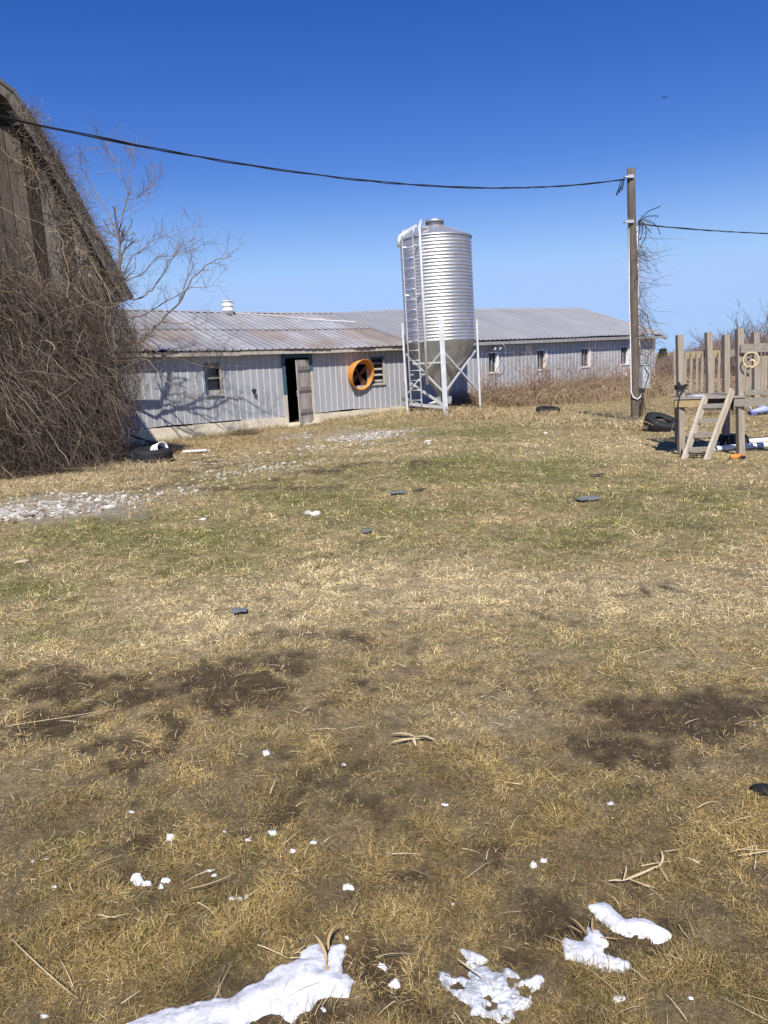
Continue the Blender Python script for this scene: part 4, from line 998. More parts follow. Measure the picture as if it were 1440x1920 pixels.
def pole_vine():
    parts=[]; f=RG.uniform(.08,.80,170); st=np.array([onpole(t) for t in f])+np.stack([RG.uniform(.05,.12,170),RG.uniform(-.12,.02,170),np.zeros(170)],1)
    P=wander(st,np.abs(RG.normal(0,.35,(170,3)))*np.array([1,-1,1])-Z*.8+np.array([.15,0,0]),RG.uniform(.3,1.1,170),9,.28,.02)
    parts.append(strands(P,np.full((170,1),.0042)*np.linspace(1,.5,9)[None],vcol(170,[.3,.4,.2,.1,0])))
    for (px,py,dx,n,L0) in ((1198,480,.6,34,.55),(1200,540,.35,24,.5),(1202,590,.3,26,.5),(1212,628,.25,22,.45),(1197,418,.7,30,.4)):
        p=PP(px,py)+np.array([0,-.08,0]); s0=np.tile(p,(n,1))+RG.normal(0,.06,(n,3)); P=wander(s0,RG.normal(0,.6,(n,3))+np.array([dx,0,-.25]),RG.uniform(.4,1,n)*L0,9,.35,.03)
        parts.append(strands(P,np.full((n,1),.0034)*np.linspace(1,.5,9)[None],vcol(n,[.3,.4,.2,.1,0])))
    q=np.array([[PP(a,b)+np.array([0,-.09,0]) for a,b in ((1203,735),(1206,700),(1212,668),(1222,655),(1224,630),(1216,615),(1210,590))]])
    parts.append(strands(q,np.full((1,7),.016),np.array([[.2,.16,.13]])))
    V,Q,C=cat(parts); o=mesh('dry_vine',V,Q,vine_m,None,C,False); recenter(o,(pole_b[0],pole_b[1],0)); tag(o,'wispy dead vine climbing the right side of the utility pole','vine')
pole_vine()
# ------------------------------------------------------------------ tyres
def tyre(p,R,r,label,tilt=(0,0),squash=1.0,rim=False):
    root=thing('tyre',p,label,'tyre')
    ax=np.array([tilt[0],tilt[1],1.0]); ax/=np.linalg.norm(ax)
    prof=[]; n=18; rw=r
    for k in range(n+1):
        t=2*math.pi*(k/n)*.86+.44*1.0 if False else -math.pi*.80+1.6*math.pi*k/n
        # section open towards the hub
        c,s_=math.cos(t),math.sin(t); prof.append((R-r+ rw*math.copysign(abs(c)**.8,c), r*1.05*math.copysign(abs(s_)**.75,s_)*squash))
    mb=MB(); cen=np.asarray(p)+ax*(r*1.05*squash)+Z*(math.hypot(*tilt)*R*.55)
    mb.lathe(cen,prof,48,ax)
    inner=[(a-.012 if a>R-r else a+.01, b*.88) for a,b in prof][::-1]; mb.lathe(cen,inner,48,ax)
    # tread lugs
    for k in range(44):
        t=2*math.pi*k/44; a0=np.array([1,0,0.])-ax*ax[0]; a0/=np.linalg.norm(a0); b0=np.cross(ax,a0); o=a0*math.cos(t)+b0*math.sin(t); q=-a0*math.sin(t)+b0*math.cos(t)
        for sg in (-1,1): mb.box(cen+o*(R-.006)+q*(-.018+.012*sg)+ax*(sg*r*.45*squash-r*.33*squash),q*.026,o*.014,ax*r*.66*squash)
    body=mb.build('carcass',black_m,root)
    if rim:
        mb=MB(); mb.lathe(cen,[(R-2*r*.95,.04),(R-2*r*.95,-.03),(.09,-.015),(.07,.02),(0,.02)],28,ax); mb.build('rim',mat('dirty_wheel_steel',(.07,.07,.068),.6,.5,.3,noise=(8,.3)),root)
    return root
q=gp(284,868); tyre(q-Z*.02,.40,.135,'large black tyre lying flat in the straw by the vines',(.05,-.05))
q=gp(1237,807); tyre(q-Z*.04,.345,.105,'black car tyre tilted on the grass beside the utility pole',(.22,-.42),1.0,True)
q=gp(1027,774); tyre(q-Z*.06,.34,.10,'muddy tyre half sunk in dry weeds before the steel barn',(.05,-.1))
# white bucket and board near the left tyre
q=ony(297,843,gp(284,868)[1]+.12); mb=MB(); o=q.copy(); ax=np.array([.72,-.62,.22]); 
mb.lathe(o-ax*.15,[(0,0),(.105,0),(.11,.05),(.118,.055),(.118,.075),(.11,.08),(.112,.17),(.122,.175),(.122,.195),(.114,.2),(.116,.27),(.128,.275),(.128,.30),(.11,.30),(.105,.02)],24,ax)
o_=mb.build('plastic_bucket',pvc_m); recenter(o_,q); tag(o_,'white ribbed plastic bucket lying on its side on the large tyre','bucket')
q=gp(366,850); mb=MB(); mb.beam(q+np.array([-.26,.05,.05]),q+np.array([.26,-.02,.06]),.10,.035); mb.tube([q+np.array([-.2,.1,.03]),q+np.array([.3,.02,.03])],.03,8); o_=mb.build('white_board',white_m); recenter(o_,q); tag(o_,'short white board lying on the ground right of the bucket','board')
q=gp(262,838); mb=MB(); mb.cur=(.16,.12,.09)
for k in range(4): mb.tube([q+np.array([-.3+.06*k,.1,.35-.04*k]),q+np.array([.35+.05*k,-.05,.08])],[.022,.016],6)
o_=mb.build('stick_pile',bark_m); recenter(o_,q); tag(o_,'few dark broken sticks leaning out of the vines by the tyre','sticks')
# ------------------------------------------------------------------ play fort
FA=math.radians(22.5); FF=np.array([math.cos(FA),-math.sin(FA),0]); FB=np.array([math.sin(FA),math.cos(FA),0])
P1=np.array([4.66,12.0,0])
def FP(px,py,off=0.0): return onpl(px,py,P1+FB*off,FB)
def ft(q): return float(np.dot(q-P1,FF))
fort=thing('play_fort',P1+FF*1.0+FB*.6,'weathered wooden play fort deck with posts, railing and a ladder','play fort')
FD=1.1
def post(px0,py0,px1,py1,off,w=.092,m=wood_post,tw=0.0):
    a=FP(px0,py0,off); b=FP(px1,py1,off)
    mb=MB(); mb.beam(b,a,w,w,up=tuple(-FB*math.cos(tw)+FF*math.sin(tw))); return mb.build('post',m,fort)
post(1274,628,1277.5,858,0,tw=.45); post(1386,616,1388.5,862,0,tw=.45)
post(1361,628,1361,822,FD,tw=.5); post(1328,623,1331,748,FD-.05,tw=.5); post(1416,623,1417,760,FD,tw=.5); post(1268.5,658,1271,835,FD)
post(1480,640,1483,870,0); post(1520,640,1522,840,FD)
dz=.875
def PT(t,off,z): return P1+FF*t+FB*off+Z*z
def hb(name,t0,t1,off,z,h,t,m):
    mb=MB(); mb.box(PT(t0,off,z),FF*(t1-t0),FB*t,Z*h); return mb.build(name,m,fort)
T4=ft(FP(1388,745)); TR=1.95
ta,tb=ft(FP(1317,752)),ft(FP(1376,750))
hb('deck_beam_or_shade_filler',-.06,ta,-.085,dz-.125,.11,.038,wood_gold)
hb('deck_beam_or_shade_filler',tb,TR,-.085,dz-.135,.125,.038,wood_rail)
hb('deck_beam_or_shade_filler',-.05,T4+.05,FD+.05,dz-.12,.12,.038,wood_rail)
hb('deck_beam_or_shade_filler',ta,tb,.02,dz-.19,.18,.03,mat('painted_shade_lumber',(.10,.085,.075),.9,0,.15,noise=(6,.3),stretch=(.5,6,6)))  # dark filler between the ladder rails; under-deck shade put into its colour
for t in (-.05,T4+.01):
    mb=MB(); mb.box(PT(t,-.04,dz-.12),FF*.038,FB*(FD+.08),Z*.12); mb.build('deck_joist',wood_rail,fort)
mb=MB(); rs=random.Random(2)
for k in range(9):
    mb.cur=tuple(np.array([.27,.235,.20])*rs.uniform(.8,1.15)); mb.box(PT(-.09,-.10+k*.148,dz-.01+rs.uniform(0,.004)),FF*(T4+.16),FB*.14,Z*.03)
mb.build('deck',mat('deck_planks',(1,1,1),.9,0,.15,attr='Col',noise=(8,.3),stretch=(3,3,6),fine=(40,.2)),fort)
hb('base_rail',T4+.06,TR,-.05,dz+.03,.075,.04,wood_rail)
zr=FP(1400,653,-.09)[2]
hb('top_rail',ft(FP(1388,653)),TR,-.09,zr-.062,.125,.04,wood_rail)
zb_=FP(1300,662,FD)[2]
tq=ft(FP(1361,662,FD))
hb('back_rail',-.02,tq,FD+.05,zb_-.085,.11,.035,wood_gold)
hb('back_rail',tq,TR,FD+.05,zb_-.085,.11,.035,wood_rail)
def baluster(px,y0,y1,off,w=.036):
    a=FP(px,y0,off); b=FP(px,y1,off); mb=MB(); mb.box(np.array([a[0],a[1],b[2]])-FF*w/2,FF*w,FB*w,Z*(a[2]-b[2])); mb.build('baluster',wood_post,fort)
for px in (1286,1297,1308,1318,1339,1349): baluster(px,659,734,FD+.01)
for px in (1394,1404,1424,1431.5,1438,1446,1455,1464): baluster(px,660,733,-.04)
for px in (1399,1409,1428,1436): baluster(px,664,732,FD+.01)
la0,la1=FP(1323,744,-.10),FP(1282,864,-.55); lb0,lb1=FP(1373.5,731,-.10),FP(1324,866,-.55)
la1[2]=gz(la1[0],la1[1])-.02; lb1[2]=gz(lb1[0],lb1[1])-.02
mb=MB(); mb.beam(la1,la0,.042,.115,up=tuple(-FB+FF*-.55+Z*.4)); mb.build('ladder_rail',wood_pale,fort)
mb=MB(); mb.beam(lb1,lb0,.042,.115,up=tuple(-FB+FF*-.55+Z*.4)); mb.build('ladder_rail',wood_pale,fort)
for k,(x0,x1,y) in enumerate(((1311,1359,762),(1299.5,1350,790),(1289,1340,816.5),(1280,1330,844))):
    f=(y-745)/(864-745); off=-.10-.45*f-.02
    a=FP(x0,y,off); b=FP(x1,y-1.5,off); mb=MB(); mb.beam(a+FB*.05,b+FB*.05,.13,.058); mb.build('ladder_tread',wood_rail,fort)
Y0=12.0
# things on and under the fort
q=FP(1408,675,-.125); mb=MB()
mb.tube([q+FF*math.cos(t)*.103+Z*math.sin(t)*.11 for t in np.linspace(0,2*math.pi,33)],.012,8,cap=False)
mb.tube([q+FF*(.015+math.cos(t)*.038)-FB*.01+Z*(-.055+math.sin(t)*.052) for t in np.linspace(-2.6,2.4,18)],.016,8)
rope_m=mat('pale_yellow_rope',(.62,.52,.30),.75,0,.2,noise=(40,.15))
o_=mb.build('rope_ring',rope_m); recenter(o_,q); tag(o_,'pale yellow ring of rope hung on the fort railing','ring')
mb=MB(); p=FP(1273.5,728,-.07)
pts=[p+np.array([-.05,.0,.0]),p+np.array([-.02,-.02,.06]),p+np.array([.07,-.02,.03]),p+np.array([.10,.0,-.01]),p+np.array([.04,-.03,-.03]),p+np.array([-.0,-.03,-.10]),FP(1271,760,-.10),FP(1270,790,-.10),FP(1268.5,820,-.09),FP(1266.5,839,-.09)]
mb.tube(pts,.011,7); mb.tube([p+np.array([-.06,.03,.03]),p+np.array([.0,-.03,.02]),p+np.array([.10,-.03,.04]),p+np.array([.1,.09,.04])],.022,7); mb.tube([p+np.array([-.06,.0,-.02]),p+np.array([-.0,-.01,.09])],.02,7)
o_=mb.build('rubber_strap',black_m); recenter(o_,p); tag(o_,'black rubber strap tied round the left fort post and hanging down','strap')
p=np.array(FP(1306,738,.12)); p[2]=dz+.021
st=thing('toy_periscope',p,'dark upright bar on a small base standing on the fort deck','toy')
mb=MB(); mb.beam(p,p+Z*.27,.026,.026); mb.build('upright_bar',mat('dark_plum_plastic',(.03,.018,.03),.5,0,.3),st)
mb=MB(); mb.box(p+np.array([-.07,-.06,0.0]),(.15,0,0),(0,.14,0),(0,0,.03)); mb.box(p+np.array([-.16,-.05,0.0]),(.06,0,0),(0,.06,0),(0,0,.05)); mb.build('base',black_m,st)
p=np.array(FP(1303,743,-.04)); p[2]=dz+.021
mb=MB(); mb.tube([p-FF*.12+Z*.016,p+FF*.13+Z*.016],.022,10); o_=mb.build('grey_pipe',mat('pale_grey_plastic',(.42,.45,.46),.5,0,.3)); recenter(o_,p); tag(o_,'short pale grey pipe lying on the front edge of the fort deck','pipe')
# black tub under the deck
q0=ony(1345,832,12.75);q1=ony(1405,826,12.75); zf=gz((q0[0]+q1[0])/2,12.75)
cx=(q0[0]+q1[0])/2; hw=(q1[0]-q0[0])/2
mb=MB()
def ringb(z,kx,ky,n=28): return [np.array([cx+kx*math.copysign(abs(math.cos(t))**.5,math.cos(t)),12.8+ky*math.copysign(abs(math.sin(t))**.5,math.sin(t)),zf+z]) for t in np.linspace(0,2*math.pi,n,endpoint=False)]
rings=[ringb(-.02,hw+.02,.26),ringb(.02,hw+.02,.26),ringb(.03,hw-.01,.23),ringb(.16,hw-.05,.20),ringb(.20,hw-.08,.18)]
for i in range(len(rings)-1):
    n=28; mb.add(rings[i]+rings[i+1],[(j,(j+1)%n,n+(j+1)%n,n+j) for j in range(n)])
mb.add(rings[-1],[tuple(range(28))]); o_=mb.build('plastic_tub',black_m); recenter(o_,(cx,12.8,zf)); tag(o_,'black plastic tub turned upside down under the fort deck','tub')
for (x0,y0,x1,y1,lab) in ((1324,841,1470,828,'longer white plastic pipe lying behind the fort ladder, farther one'),(1342,847,1470,838,'white plastic pipe lying nearest the fort ladder and right post')):
    a=gp(x0,y0);b=gp(x1,y1); a[2]=gz(a[0],a[1])+.05; b[2]=gz(b[0],b[1])+.055; m_=(a+b)/2+np.array([.0,.0,.0]); mb=MB(); n=10
    pts=[a+(b-a)*t+np.array([0,.02*math.sin(t*5),0]) for t in np.linspace(0,1,n)]; mb.tube(pts,.045,12,cap=False); mb.tube(pts[::-1],.038,12,cap=False)
    o_=mb.build('white_pipe',pvc_m); recenter(o_,a); tag(o_,lab,'pipe','white pipes under the fort')
q=gp(1381,861); mb=MB(); mb.lathe(q+np.array([-.10,0,.035]),[(0,0),(.028,0),(.042,.02),(.045,.11),(.04,.15),(.03,.17),(0,.175)],16,(1,.12,0)); mb.box(q+np.array([.055,-.03,.03]),(.05,0,.01),(0,.06,0),(0,0,.035))
toy=mb.build('toy_truck',orange_m); recenter(toy,q); tag(toy,'small bright orange plastic toy lying in front of the right fort post','toy')
for dx,dy in ((.05,-.045),(.09,-.04),(.05,.05)):
    mb=MB(); mb.lathe(q+np.array([dx,dy-.005,.03]),[(0,0),(.026,0),(.026,.012),(0,.012)],14,(0,1,0)); mb.build('wheel',black_m,toy)
# pale blue ride-on toy far right
q=gp(1425,778); blue_m=mat('pale_blue_plastic',(.38,.43,.68),.5,0,.3,noise=(6,.15)); dkb=mat('dark_blue_plastic',(.10,.11,.2),.5,0,.3)
q=q-Z*.05; ro=thing('ride_on_toy',q,'faded pale blue plastic ride-on toy in the weeds right of the fort','toy')
mb=MB(); mb.tube([q+np.array([-.30,0,.18]),q+np.array([-.1,0,.20]),q+np.array([.08,0,.24]),q+np.array([.32,0,.22])],[.05,.085,.12,.08],12); mb.tube([q+np.array([.0,0,.24]),q+np.array([.03,.02,.42]),q+np.array([.12,.02,.44])],[.075,.06,.05],10); mb.tube([q+np.array([-.27,0,.2]),q+np.array([-.34,0,.38])],[.035,.025],8); mb.build('body',blue_m,ro)
for dx in (-.25,.25):
    for dy in (-.14,.14):
        mb=MB(); mb.lathe(q+np.array([dx,dy-.03,.1]),[(0,0),(.07,0),(.095,.02),(.095,.045),(.07,.06),(0,.06)],18,(0,1,0)); mb.build('wheel',dkb,ro)
ro.scale=(.74,.74,.74)
# ------------------------------------------------------------------ small things on the lawn
slate_m=mat('grey_shingle',(.17,.175,.18),.85,0,.2,noise=(12,.2),fine=(150,.3),bump=.2,bscale=120)
def shingle(px,py,w,d,a,label,dark=False):
    q=gp(px,py); mb=MB(); rs=random.Random(px); c,s_=math.cos(a),math.sin(a); n=5
    ux,uy=np.array([c,s_,0]),np.array([-s_,c,0]); vs=[];
    for lv in (0,.009):
        for j in range(4):
            for i in range(n+1):
                x=-w/2+w*i/n; y=-d/2+d*j/3
                jx=.12*w*math.sin(i*3.7+px) if j in(0,3) else 0; jy=.10*d*math.sin(j*2.9+px) if i in (0,n) else 0
                vs.append(q+ux*(x+jy)+uy*(y+jx*.5)+Z*(.022+lv+.02*(i/n-.4)**2+.005*math.sin(i*1.3+j+px)))
    fs=[];m=(n+1)*4
    for j in range(3):
        for i in range(n):
            k=j*(n+1)+i; fs+= [(k,k+1,k+n+2,k+n+1)[::-1],(m+k,m+k+1,m+k+n+2,m+k+n+1)]
    for i in range(n): fs+=[(i,i+1,m+i+1,m+i),(3*(n+1)+i+1,3*(n+1)+i,m+3*(n+1)+i,m+3*(n+1)+i+1)]
    for j in range(3): a_=j*(n+1); b_=(j+1)*(n+1); fs+=[(b_,a_,m+a_,m+b_),(a_+n,b_+n,m+b_+n,m+a_+n)]
    mb.add(vs,fs); o=mb.build('roof_shingle',slate_m if not dark else mat('dark_shingle',(.06,.05,.045),.9,0,.15)); recenter(o,q); tag(o,label,'shingle')
shingle(1100,939,.26,.18,.25,'largest grey roof shingle scrap, on the grass before the fort ladder')
shingle(746,927,.17,.14,0,'grey shingle scrap left of a dark one, below the silo')
shingle(786,922,.17,.08,.1,'narrow dark shingle scrap in the grass straight below the silo',True)
shingle(1119,894,.19,.07,.05,'brownish sliver of shingle between silo and fort on the grass',True)
shingle(688,1000,.10,.09,.1,'small grey shingle chip in pale green grass mid-lawn')
shingle(450,1151,.10,.085,.1,'grey shingle chip in straw-coloured grass nearest the camera')
shingle(1126,790,.9,.12,-.2,'dark flat strip lying in dry weeds just left of the pole',True)  # long dark flat strip, built like the shingle scraps
def rock(name,px,py,r,label,col=(.62,.59,.54),flat=.6,catg='stone'):
    q=gp(px,py); v=RV2.copy(); rg=np.random.default_rng(px); f1=rg.normal(0,3.0,(4,3)); v=v*(1+.24*np.sin(v@f1.T+rg.uniform(0,6,4)).sum(1,keepdims=True)*.45+.04*rg.normal(0,1,(len(v),1)))
    v=v*np.array([r*1.25,r*.9,r*flat])+q+Z*r*flat*.45
    o=mesh(name,v,RF2,stone_m,None,np.tile(np.array(col),(len(v),1)),True); recenter(o,q); tag(o,label,catg)
rock('stone',591,966,.052,'largest pale loose stone on the green middle of the lawn')
rock('stone',577,963,.035,'pale stone touching the left of the largest lawn stone',(.5,.46,.4))
rock('stone',381,975,.03,'small white stone alone in green grass below the gravel track',(.72,.70,.66))
rock('stone',1023,813,.04,'small white stone on the grass right of the silo legs',(.72,.70,.66))
rock('stone',42,1056,.055,'straw-flecked tan lump of earth in the grass at far left',(.50,.42,.28),.4)
rock('rubber_scrap',1432,1487,.035,'black scrap at the right edge of the brown grass',(.02,.02,.022),.6,'scrap')
# corn husks and stalks
husk_m=mat('dry_corn_husk',(1,1,1),.7,0,.25,attr='Col',noise=(12,.12),stretch=(1,1,1),fine=(60,.1))
def leafstrip(mb,p,az,L,w,e0,e1,curl,col,segs=9):
    mb.cur=col; pts=[np.asarray(p,float)]; a=az
    for k in range(segs):
        e=e0+(e1-e0)*k/segs; a+=curl/segs; pts.append(pts[-1]+L/segs*np.array([math.cos(e)*math.cos(a),math.cos(e)*math.sin(a),math.sin(e)]))
    vs=[];fs=[]
    for k,q in enumerate(pts):
        d=pts[min(k+1,segs)]-pts[max(k-1,0)]; d/=np.linalg.norm(d); sd=np.cross(d,Z); sd/=np.linalg.norm(sd)+1e-9
        ww=w*math.sin(math.pi*(.12+.86*k/segs))**.7
        vs+= [q-sd*ww/2,q-Z*ww*.15,q+sd*ww/2]
    for k in range(segs):
        b=k*3; fs+=[(b,b+1,b+4,b+3),(b+1,b+2,b+5,b+4)]
    mb.add(vs,fs,True)
def husk(px,py,strips,label,name='corn_husk',h=.015,c=(.62,.50,.29)):
    q=gp(px,py)+Z*h; mb=MB(); rs=random.Random(px)
    for (dx,dy,az,L,w,e0,e1,cu) in strips: leafstrip(mb,q+np.array([dx,dy,0]),az,L,w*.6,e0,e1,cu,tuple(np.array(c)*rs.uniform(.8,1.15)))
    o=mb.build(name,husk_m); recenter(o,q); tag(o,label,'corn leaf')
husk(775,1396,[(.03,.02,3.3,.13,.028,.2,-.15,.2),(.02,.03,2.9,.12,.024,.45,-.35,.1),(.0,.03,-.35,.11,.024,.5,-.5,-.2),(.0,.02,-.15,.10,.02,.2,-.3,.2),(.0,.03,-1.5,.07,.018,.35,-.5,.1)],'pale dry corn husk with splayed leaves in the middle of the foreground grass')
husk(1168,1662,[(0,0,.25,.14,.017,.10,.0,.25),(.12,.05,.5,.09,.011,.05,.15,1.0),(0,.0,.9,.07,.008,.3,-.1,.4),(.02,.01,-.9,.09,.007,.05,-.1,.5),(0,0,2.9,.045,.012,.05,-.1,.3),(.17,.13,.0,.06,.005,.05,0,.2)],'twisted tan corn stalk leaf just above the right snow patches',h=.02)
husk(612,1815,[(0,0,1.5,.085,.016,.35,.7,1.1),(.004,.05,1.9,.075,.013,.9,.1,-1.4),(0,0,-1.4,.04,.012,.1,-.2,.2)],'curled brown corn leaf poking out of the largest snow patch',h=.015,c=(.40,.29,.15))
husk(1098,1756,[(0,0,1.9,.06,.010,.4,.0,.5),(.02,.0,1.5,.05,.009,.5,-.1,-.4),(-.01,.0,2.4,.045,.008,.3,.0,.3),(.035,-.02,-.4,.05,.008,.2,-.2,.3)],'short brown corn leaf stubs at the top of the middle snow patch',h=.012,c=(.36,.26,.13))
husk(905,1855,[(0,0,2.3,.09,.008,.05,.02,.0)],'single straw lying across the icy grey snow patch',h=.035)
husk(105,1362,[(-.22,-.03,.1,.52,.010,.04,-.02,.25),(.1,.02,.2,.16,.006,.05,.0,.3),(-.22,-.05,.35,.12,.007,.1,-.1,0)],'long pale corn stalk lying on the mud at left',h=.03)
husk(80,1840,[(-.14,.13,-.75,.36,.006,.03,-.03,.1)],'long thin brown stem lying at the bottom left corner',h=.03)
husk(405,1672,[(-.08,-.02,.1,.15,.008,.05,.1,.45)],'curved pale corn leaf in the lower left grass',h=.03)
husk(205,1738,[(-.04,.02,-.5,.07,.008,.05,.0,.3),(-.02,.0,.0,.08,.006,.05,.0,.3)],'forked pale straw below the small snow lumps at left',h=.03)
husk(1430,1618,[(-.08,.0,.1,.16,.007,.05,.0,.0),(-.06,.03,-.2,.12,.005,.1,-.1,.1),(-.1,.02,.2,.12,.004,.05,.0,0)],'bundle of pale straws at the right edge of the foreground',h=.03)
# ------------------------------------------------------------------ snow
snow_m=bpy.data.materials.new('melting_snow'); snow_m.use_nodes=True
_n=snow_m.node_tree; _b=_n.nodes['Principled BSDF']; _b.inputs['Base Color'].default_value=(.76,.77,.79,1); _b.inputs['Roughness'].default_value=.6
_b.inputs['Subsurface Weight'].default_value=.25; _b.inputs['Subsurface Radius'].default_value=(.02,.025,.03); _b.inputs['Subsurface Scale'].default_value=.5
_g=_n.nodes.new('ShaderNodeTexNoise'); _g.inputs['Scale'].default_value=26; _g.inputs['Detail'].default_value=9; _g.inputs['Roughness'].default_value=.75; _r=_n.nodes.new('ShaderNodeValToRGB'); _r.color_ramp.elements[0].position=.32; _r.color_ramp.elements[0].color=(.42,.42,.42,1); _r.color_ramp.elements[1].position=.55; _r.color_ramp.elements[1].color=(.76,.77,.79,1); _n.links.new(_g.outputs['Fac'],_r.inputs['Fac']); _n.links.new(_r.outputs[0],_b.inputs['Base Color'])
_t=_n.nodes.new('ShaderNodeTexNoise'); _t.inputs['Scale'].default_value=140; _t.inputs['Detail'].default_value=8
_c=_n.nodes.new('ShaderNodeTexCoord'); _n.links.new(_c.outputs['Object'],_t.inputs['Vector']); _n.links.new(_c.outputs['Object'],_g.inputs['Vector'])
_p=_n.nodes.new('ShaderNodeBump'); _p.inputs['Strength'].default_value=.4; _p.inputs['Distance'].default_value=.006; _n.links.new(_t.outputs['Fac'],_p.inputs['Height']); _n.links.new(_p.outputs[0],_b.inputs['Normal'])
ice_m=mat('grey_slush_ice',(.56,.58,.60),.4,0,.5,noise=(14,.45),fine=(70,.4),bump=.5,bscale=80,stain=(.26,.235,.20),stainscale=22,stainlo=.52,stainhi=.72)
def snow(poly,label,thick=.035,holes=0.0,group=None,step=.005,seed=0,name='snow_patch',rag=.02,fq=1.0):
    Q=np.array([gp(a,b)[:2] for a,b in poly]); lo=Q.min(0)-.05; hi=Q.max(0)+.05
    nx=int((hi[0]-lo[0])/step)+1; ny=int((hi[1]-lo[1])/step)+1
    X,Y=np.meshgrid(np.linspace(lo[0],hi[0],nx),np.linspace(lo[1],hi[1],ny),indexing='ij')
    inside=np.zeros(X.shape,bool); dist=np.full(X.shape,9.0); n=len(Q)
    for i in range(n):
        (x0,y0),(x1,y1)=Q[i],Q[(i+1)%n]
        cnd=((y0>Y)!=(y1>Y))&(X<(x1-x0)*(Y-y0)/(y1-y0+1e-12)+x0); inside^=cnd
        dx,dy=x1-x0,y1-y0; t=np.clip(((X-x0)*dx+(Y-y0)*dy)/(dx*dx+dy*dy+1e-12),0,1); dist=np.minimum(dist,np.hypot(X-x0-t*dx,Y-y0-t*dy))
    sd=np.where(inside,dist,-dist)+rag*(fbm(X*17*fq,Y*17*fq,3,200+seed)-.5)*2+rag*.18*(fbm(X*60*fq,Y*60*fq,2,210+seed)-.5)*2
    if holes: sd=np.minimum(sd,(fbm(X*30,Y*30,4,230+seed)-holes)*.12)
    ew=.055 if thick>.012 else .02
    hgt=np.where(sd>0,thick*sstep(-.2,1.0,np.clip(sd/ew,0,1)),np.clip(sd/.012,-1,0)*.022)+ np.clip(sd/.03,0,1)*(.7*thick*(fbm(X*9,Y*9,3,240+seed)-.45)+.0025*(fbm(X*60,Y*60,3,250+seed)-.5))
    Zv=height(X,Y)+.003+hgt
    keepv=sd>-.012
    idx=-np.ones(X.shape,int); idx[keepv]=np.arange(keepv.sum())
    V=np.stack([X,Y,Zv],-1)[keepv]
    q=np.stack([idx[:-1,:-1],idx[1:,:-1],idx[1:,1:],idx[:-1,1:]],-1).reshape(-1,4); q=q[(q>=0).all(1)]
    o=mesh(name,V,q,ice_m if ('icy' in label or 'sliver' in label) and 'white' not in label else snow_m,None,None,True); c=Q.mean(0); recenter(o,(c[0],c[1],gz(*c))); tag(o,label,'snow',group)
snow(SNOWP[0],'largest white snow patch, a long wedge at the bottom edge',.016,seed=1)
snow(SNOWP[1],'slanting white snow patch farthest right, below the twisted corn leaf',.013,seed=2)
snow(SNOWP[2],'white triangular snow patch between the icy one and the slanting one',.013,seed=3)
snow(SNOWP[3],'grey icy snow patch full of holes, with a straw across it',.008,holes=.42,seed=4,rag=.03,step=.003)
snow(SNOWP[4],'thin sliver of ice just above the grey icy snow patch',.012,seed=5,rag=.008)
BITS=[(102,1662,1.2),(88,1611,.8),(62,1616,.7),(75,1622,.5),(320,1566,.8),(420,1560,.8),(464,1574,1.1),(509,1560,.8),(550,1593,.8),(587,1579,.8),(392,1631,1.2),(402,1641,.7),(261,1646,.9),(276,1654,1.1),(310,1649,.9),(302,1659,.7),(255,1639,.7),(650,1661,1.3),(82,1905,1.4),(450,1684,.6),(462,1680,.6),(435,1684,.5),(395,1546,.5),(247,1522,1.0),(500,1410,.9),(1000,1620,1.3),(1019,1613,.8),(1162,1870,1.5),(1295,1871,.5),(742,1838,.8),(862,1428,.9),(836,1509,.9),(1145,1507,.9),(645,1432,.5),(850,1695,.3),(650,1755,.5),(716,1806,.6),(605,1892,.9)]
for i,(x,y,s) in enumerate(BITS):
    w=3.9*s*(.7+.6*((i*7)%5)/4); n=9; rg=np.random.default_rng(300+i)
    poly=[(x+math.cos(t)*w*1.25*(rg.uniform(.3,1.5)),y+math.sin(t)*w*.6*(rg.uniform(.3,1.5))) for t in np.linspace(0,2*math.pi,13,endpoint=False)]
    snow(poly,'small crumb of melting snow, one of many dotted over the near grass',.004,group='snow crumbs dotted over the near grass',step=.0018,seed=20+i,name='snow_crumb',rag=.007,fq=4.0)
# ------------------------------------------------------------------ bird
q=ony(1246,183,55); n_b=.55; mb=MB(); bird_m=mat('black_feathers',(.02,.02,.022),.8)
mb.tube([q+np.array([.0,-.22,.0]),q+np.array([0,-.12,.0]),q,q+np.array([0,.14,.0]),q+np.array([0,.30,0])],[.015,.05,.065,.04,.012],10)
for sg in (-1,1):
    vs=[q+np.array([sg*.04,-.08,.02]),q+np.array([sg*.24,-.10,.07]),q+np.array([sg*.46,-.02,.03]),q+np.array([sg*.26,.08,.06]),q+np.array([sg*.04,.08,.02])]; vb=[p-Z*.012 for p in vs]
    mb.add(vs+vb,[(0,1,2,3,4),(9,8,7,6,5)]+[(k,(k+1)%5,5+(k+1)%5,5+k) for k in range(5)])
mb.v=[tuple(q+(np.array(v)-q)*n_b) for v in mb.v]; o_=mb.build('bird',bird_m); recenter(o_,q); tag(o_,'tiny black bird flying in the blue sky above the pole','bird')
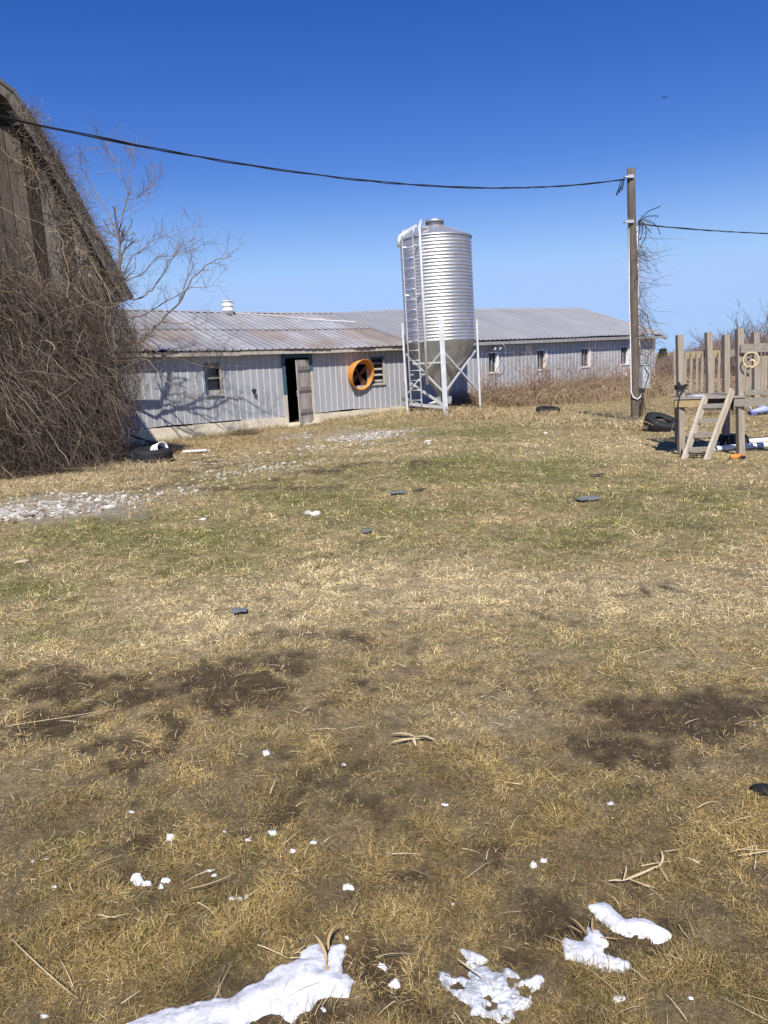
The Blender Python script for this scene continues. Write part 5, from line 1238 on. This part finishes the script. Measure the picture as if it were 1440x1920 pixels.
# ------------------------------------------------------------------ light, sky, camera
EL,AZ=math.radians(48),math.radians(2.5)
w=bpy.data.worlds.new('World'); sc.world=w; w.use_nodes=True; nt=w.node_tree
sky=nt.nodes.new('ShaderNodeTexSky'); sky.sky_type='NISHITA'; sky.sun_disc=False; sky.sun_elevation=EL; sky.sun_rotation=math.pi+AZ
sky.air_density=1.0; sky.dust_density=.0; sky.ozone_density=3.0; sky.altitude=0
bg=nt.nodes['Background']; bg.inputs['Strength'].default_value=.096
hs=nt.nodes.new('ShaderNodeHueSaturation'); hs.inputs['Saturation'].default_value=1.38; hs.inputs['Hue'].default_value=.5245
nt.links.new(sky.outputs[0],hs.inputs['Color'])
mn=nt.nodes.new('ShaderNodeVectorMath'); mn.operation='MINIMUM'; mn.inputs[1].default_value=(3.4,5.0,9.0); nt.links.new(hs.outputs[0],mn.inputs[0])
tcw=nt.nodes.new('ShaderNodeTexCoord'); sx=nt.nodes.new('ShaderNodeSeparateXYZ'); nt.links.new(tcw.outputs['Generated'],sx.inputs[0])
mr=nt.nodes.new('ShaderNodeMapRange'); mr.interpolation_type='SMOOTHSTEP'; mr.inputs['From Min'].default_value=-.03; mr.inputs['From Max'].default_value=.24; mr.inputs['To Min'].default_value=1; mr.inputs['To Max'].default_value=0
nt.links.new(sx.outputs['Z'],mr.inputs['Value'])
mxw=nt.nodes.new('ShaderNodeMix'); mxw.data_type='RGBA'; nt.links.new(mr.outputs[0],mxw.inputs['Factor']); nt.links.new(mn.outputs[0],mxw.inputs[6]); mxw.inputs[7].default_value=(3.5,5.2,8.2,1)
nt.links.new(mxw.outputs[2],bg.inputs['Color'])
sun=bpy.data.lights.new('sun','SUN'); sun.energy=4.8; sun.angle=math.radians(.53); sun.color=(1,.95,.87)
so=bpy.data.objects.new('sun',sun); COL.objects.link(so)
d=Vector((math.sin(AZ)*math.cos(EL),math.cos(AZ)*math.cos(EL),-math.sin(EL))); so.rotation_euler=d.to_track_quat('-Z','Y').to_euler(); so.location=(-3,-20,20)
cam=bpy.data.cameras.new('camera'); co=bpy.data.objects.new('camera',cam); COL.objects.link(co); sc.camera=co
cam.sensor_fit='VERTICAL'; cam.sensor_height=36; cam.lens=F/1920*36; cam.clip_end=4000; cam.clip_start=.05
from mathutils import Matrix
mw=Matrix([[*RM[0],0],[*RM[1],0],[*RM[2],EYE],[0,0,0,1]]); co.matrix_world=mw
vs_=sc.view_settings; vs_.view_transform='Standard'; vs_.look='None'; vs_.exposure=.3; vs_.gamma=1
sc.cycles.max_bounces=6; sc.cycles.transparent_max_bounces=4
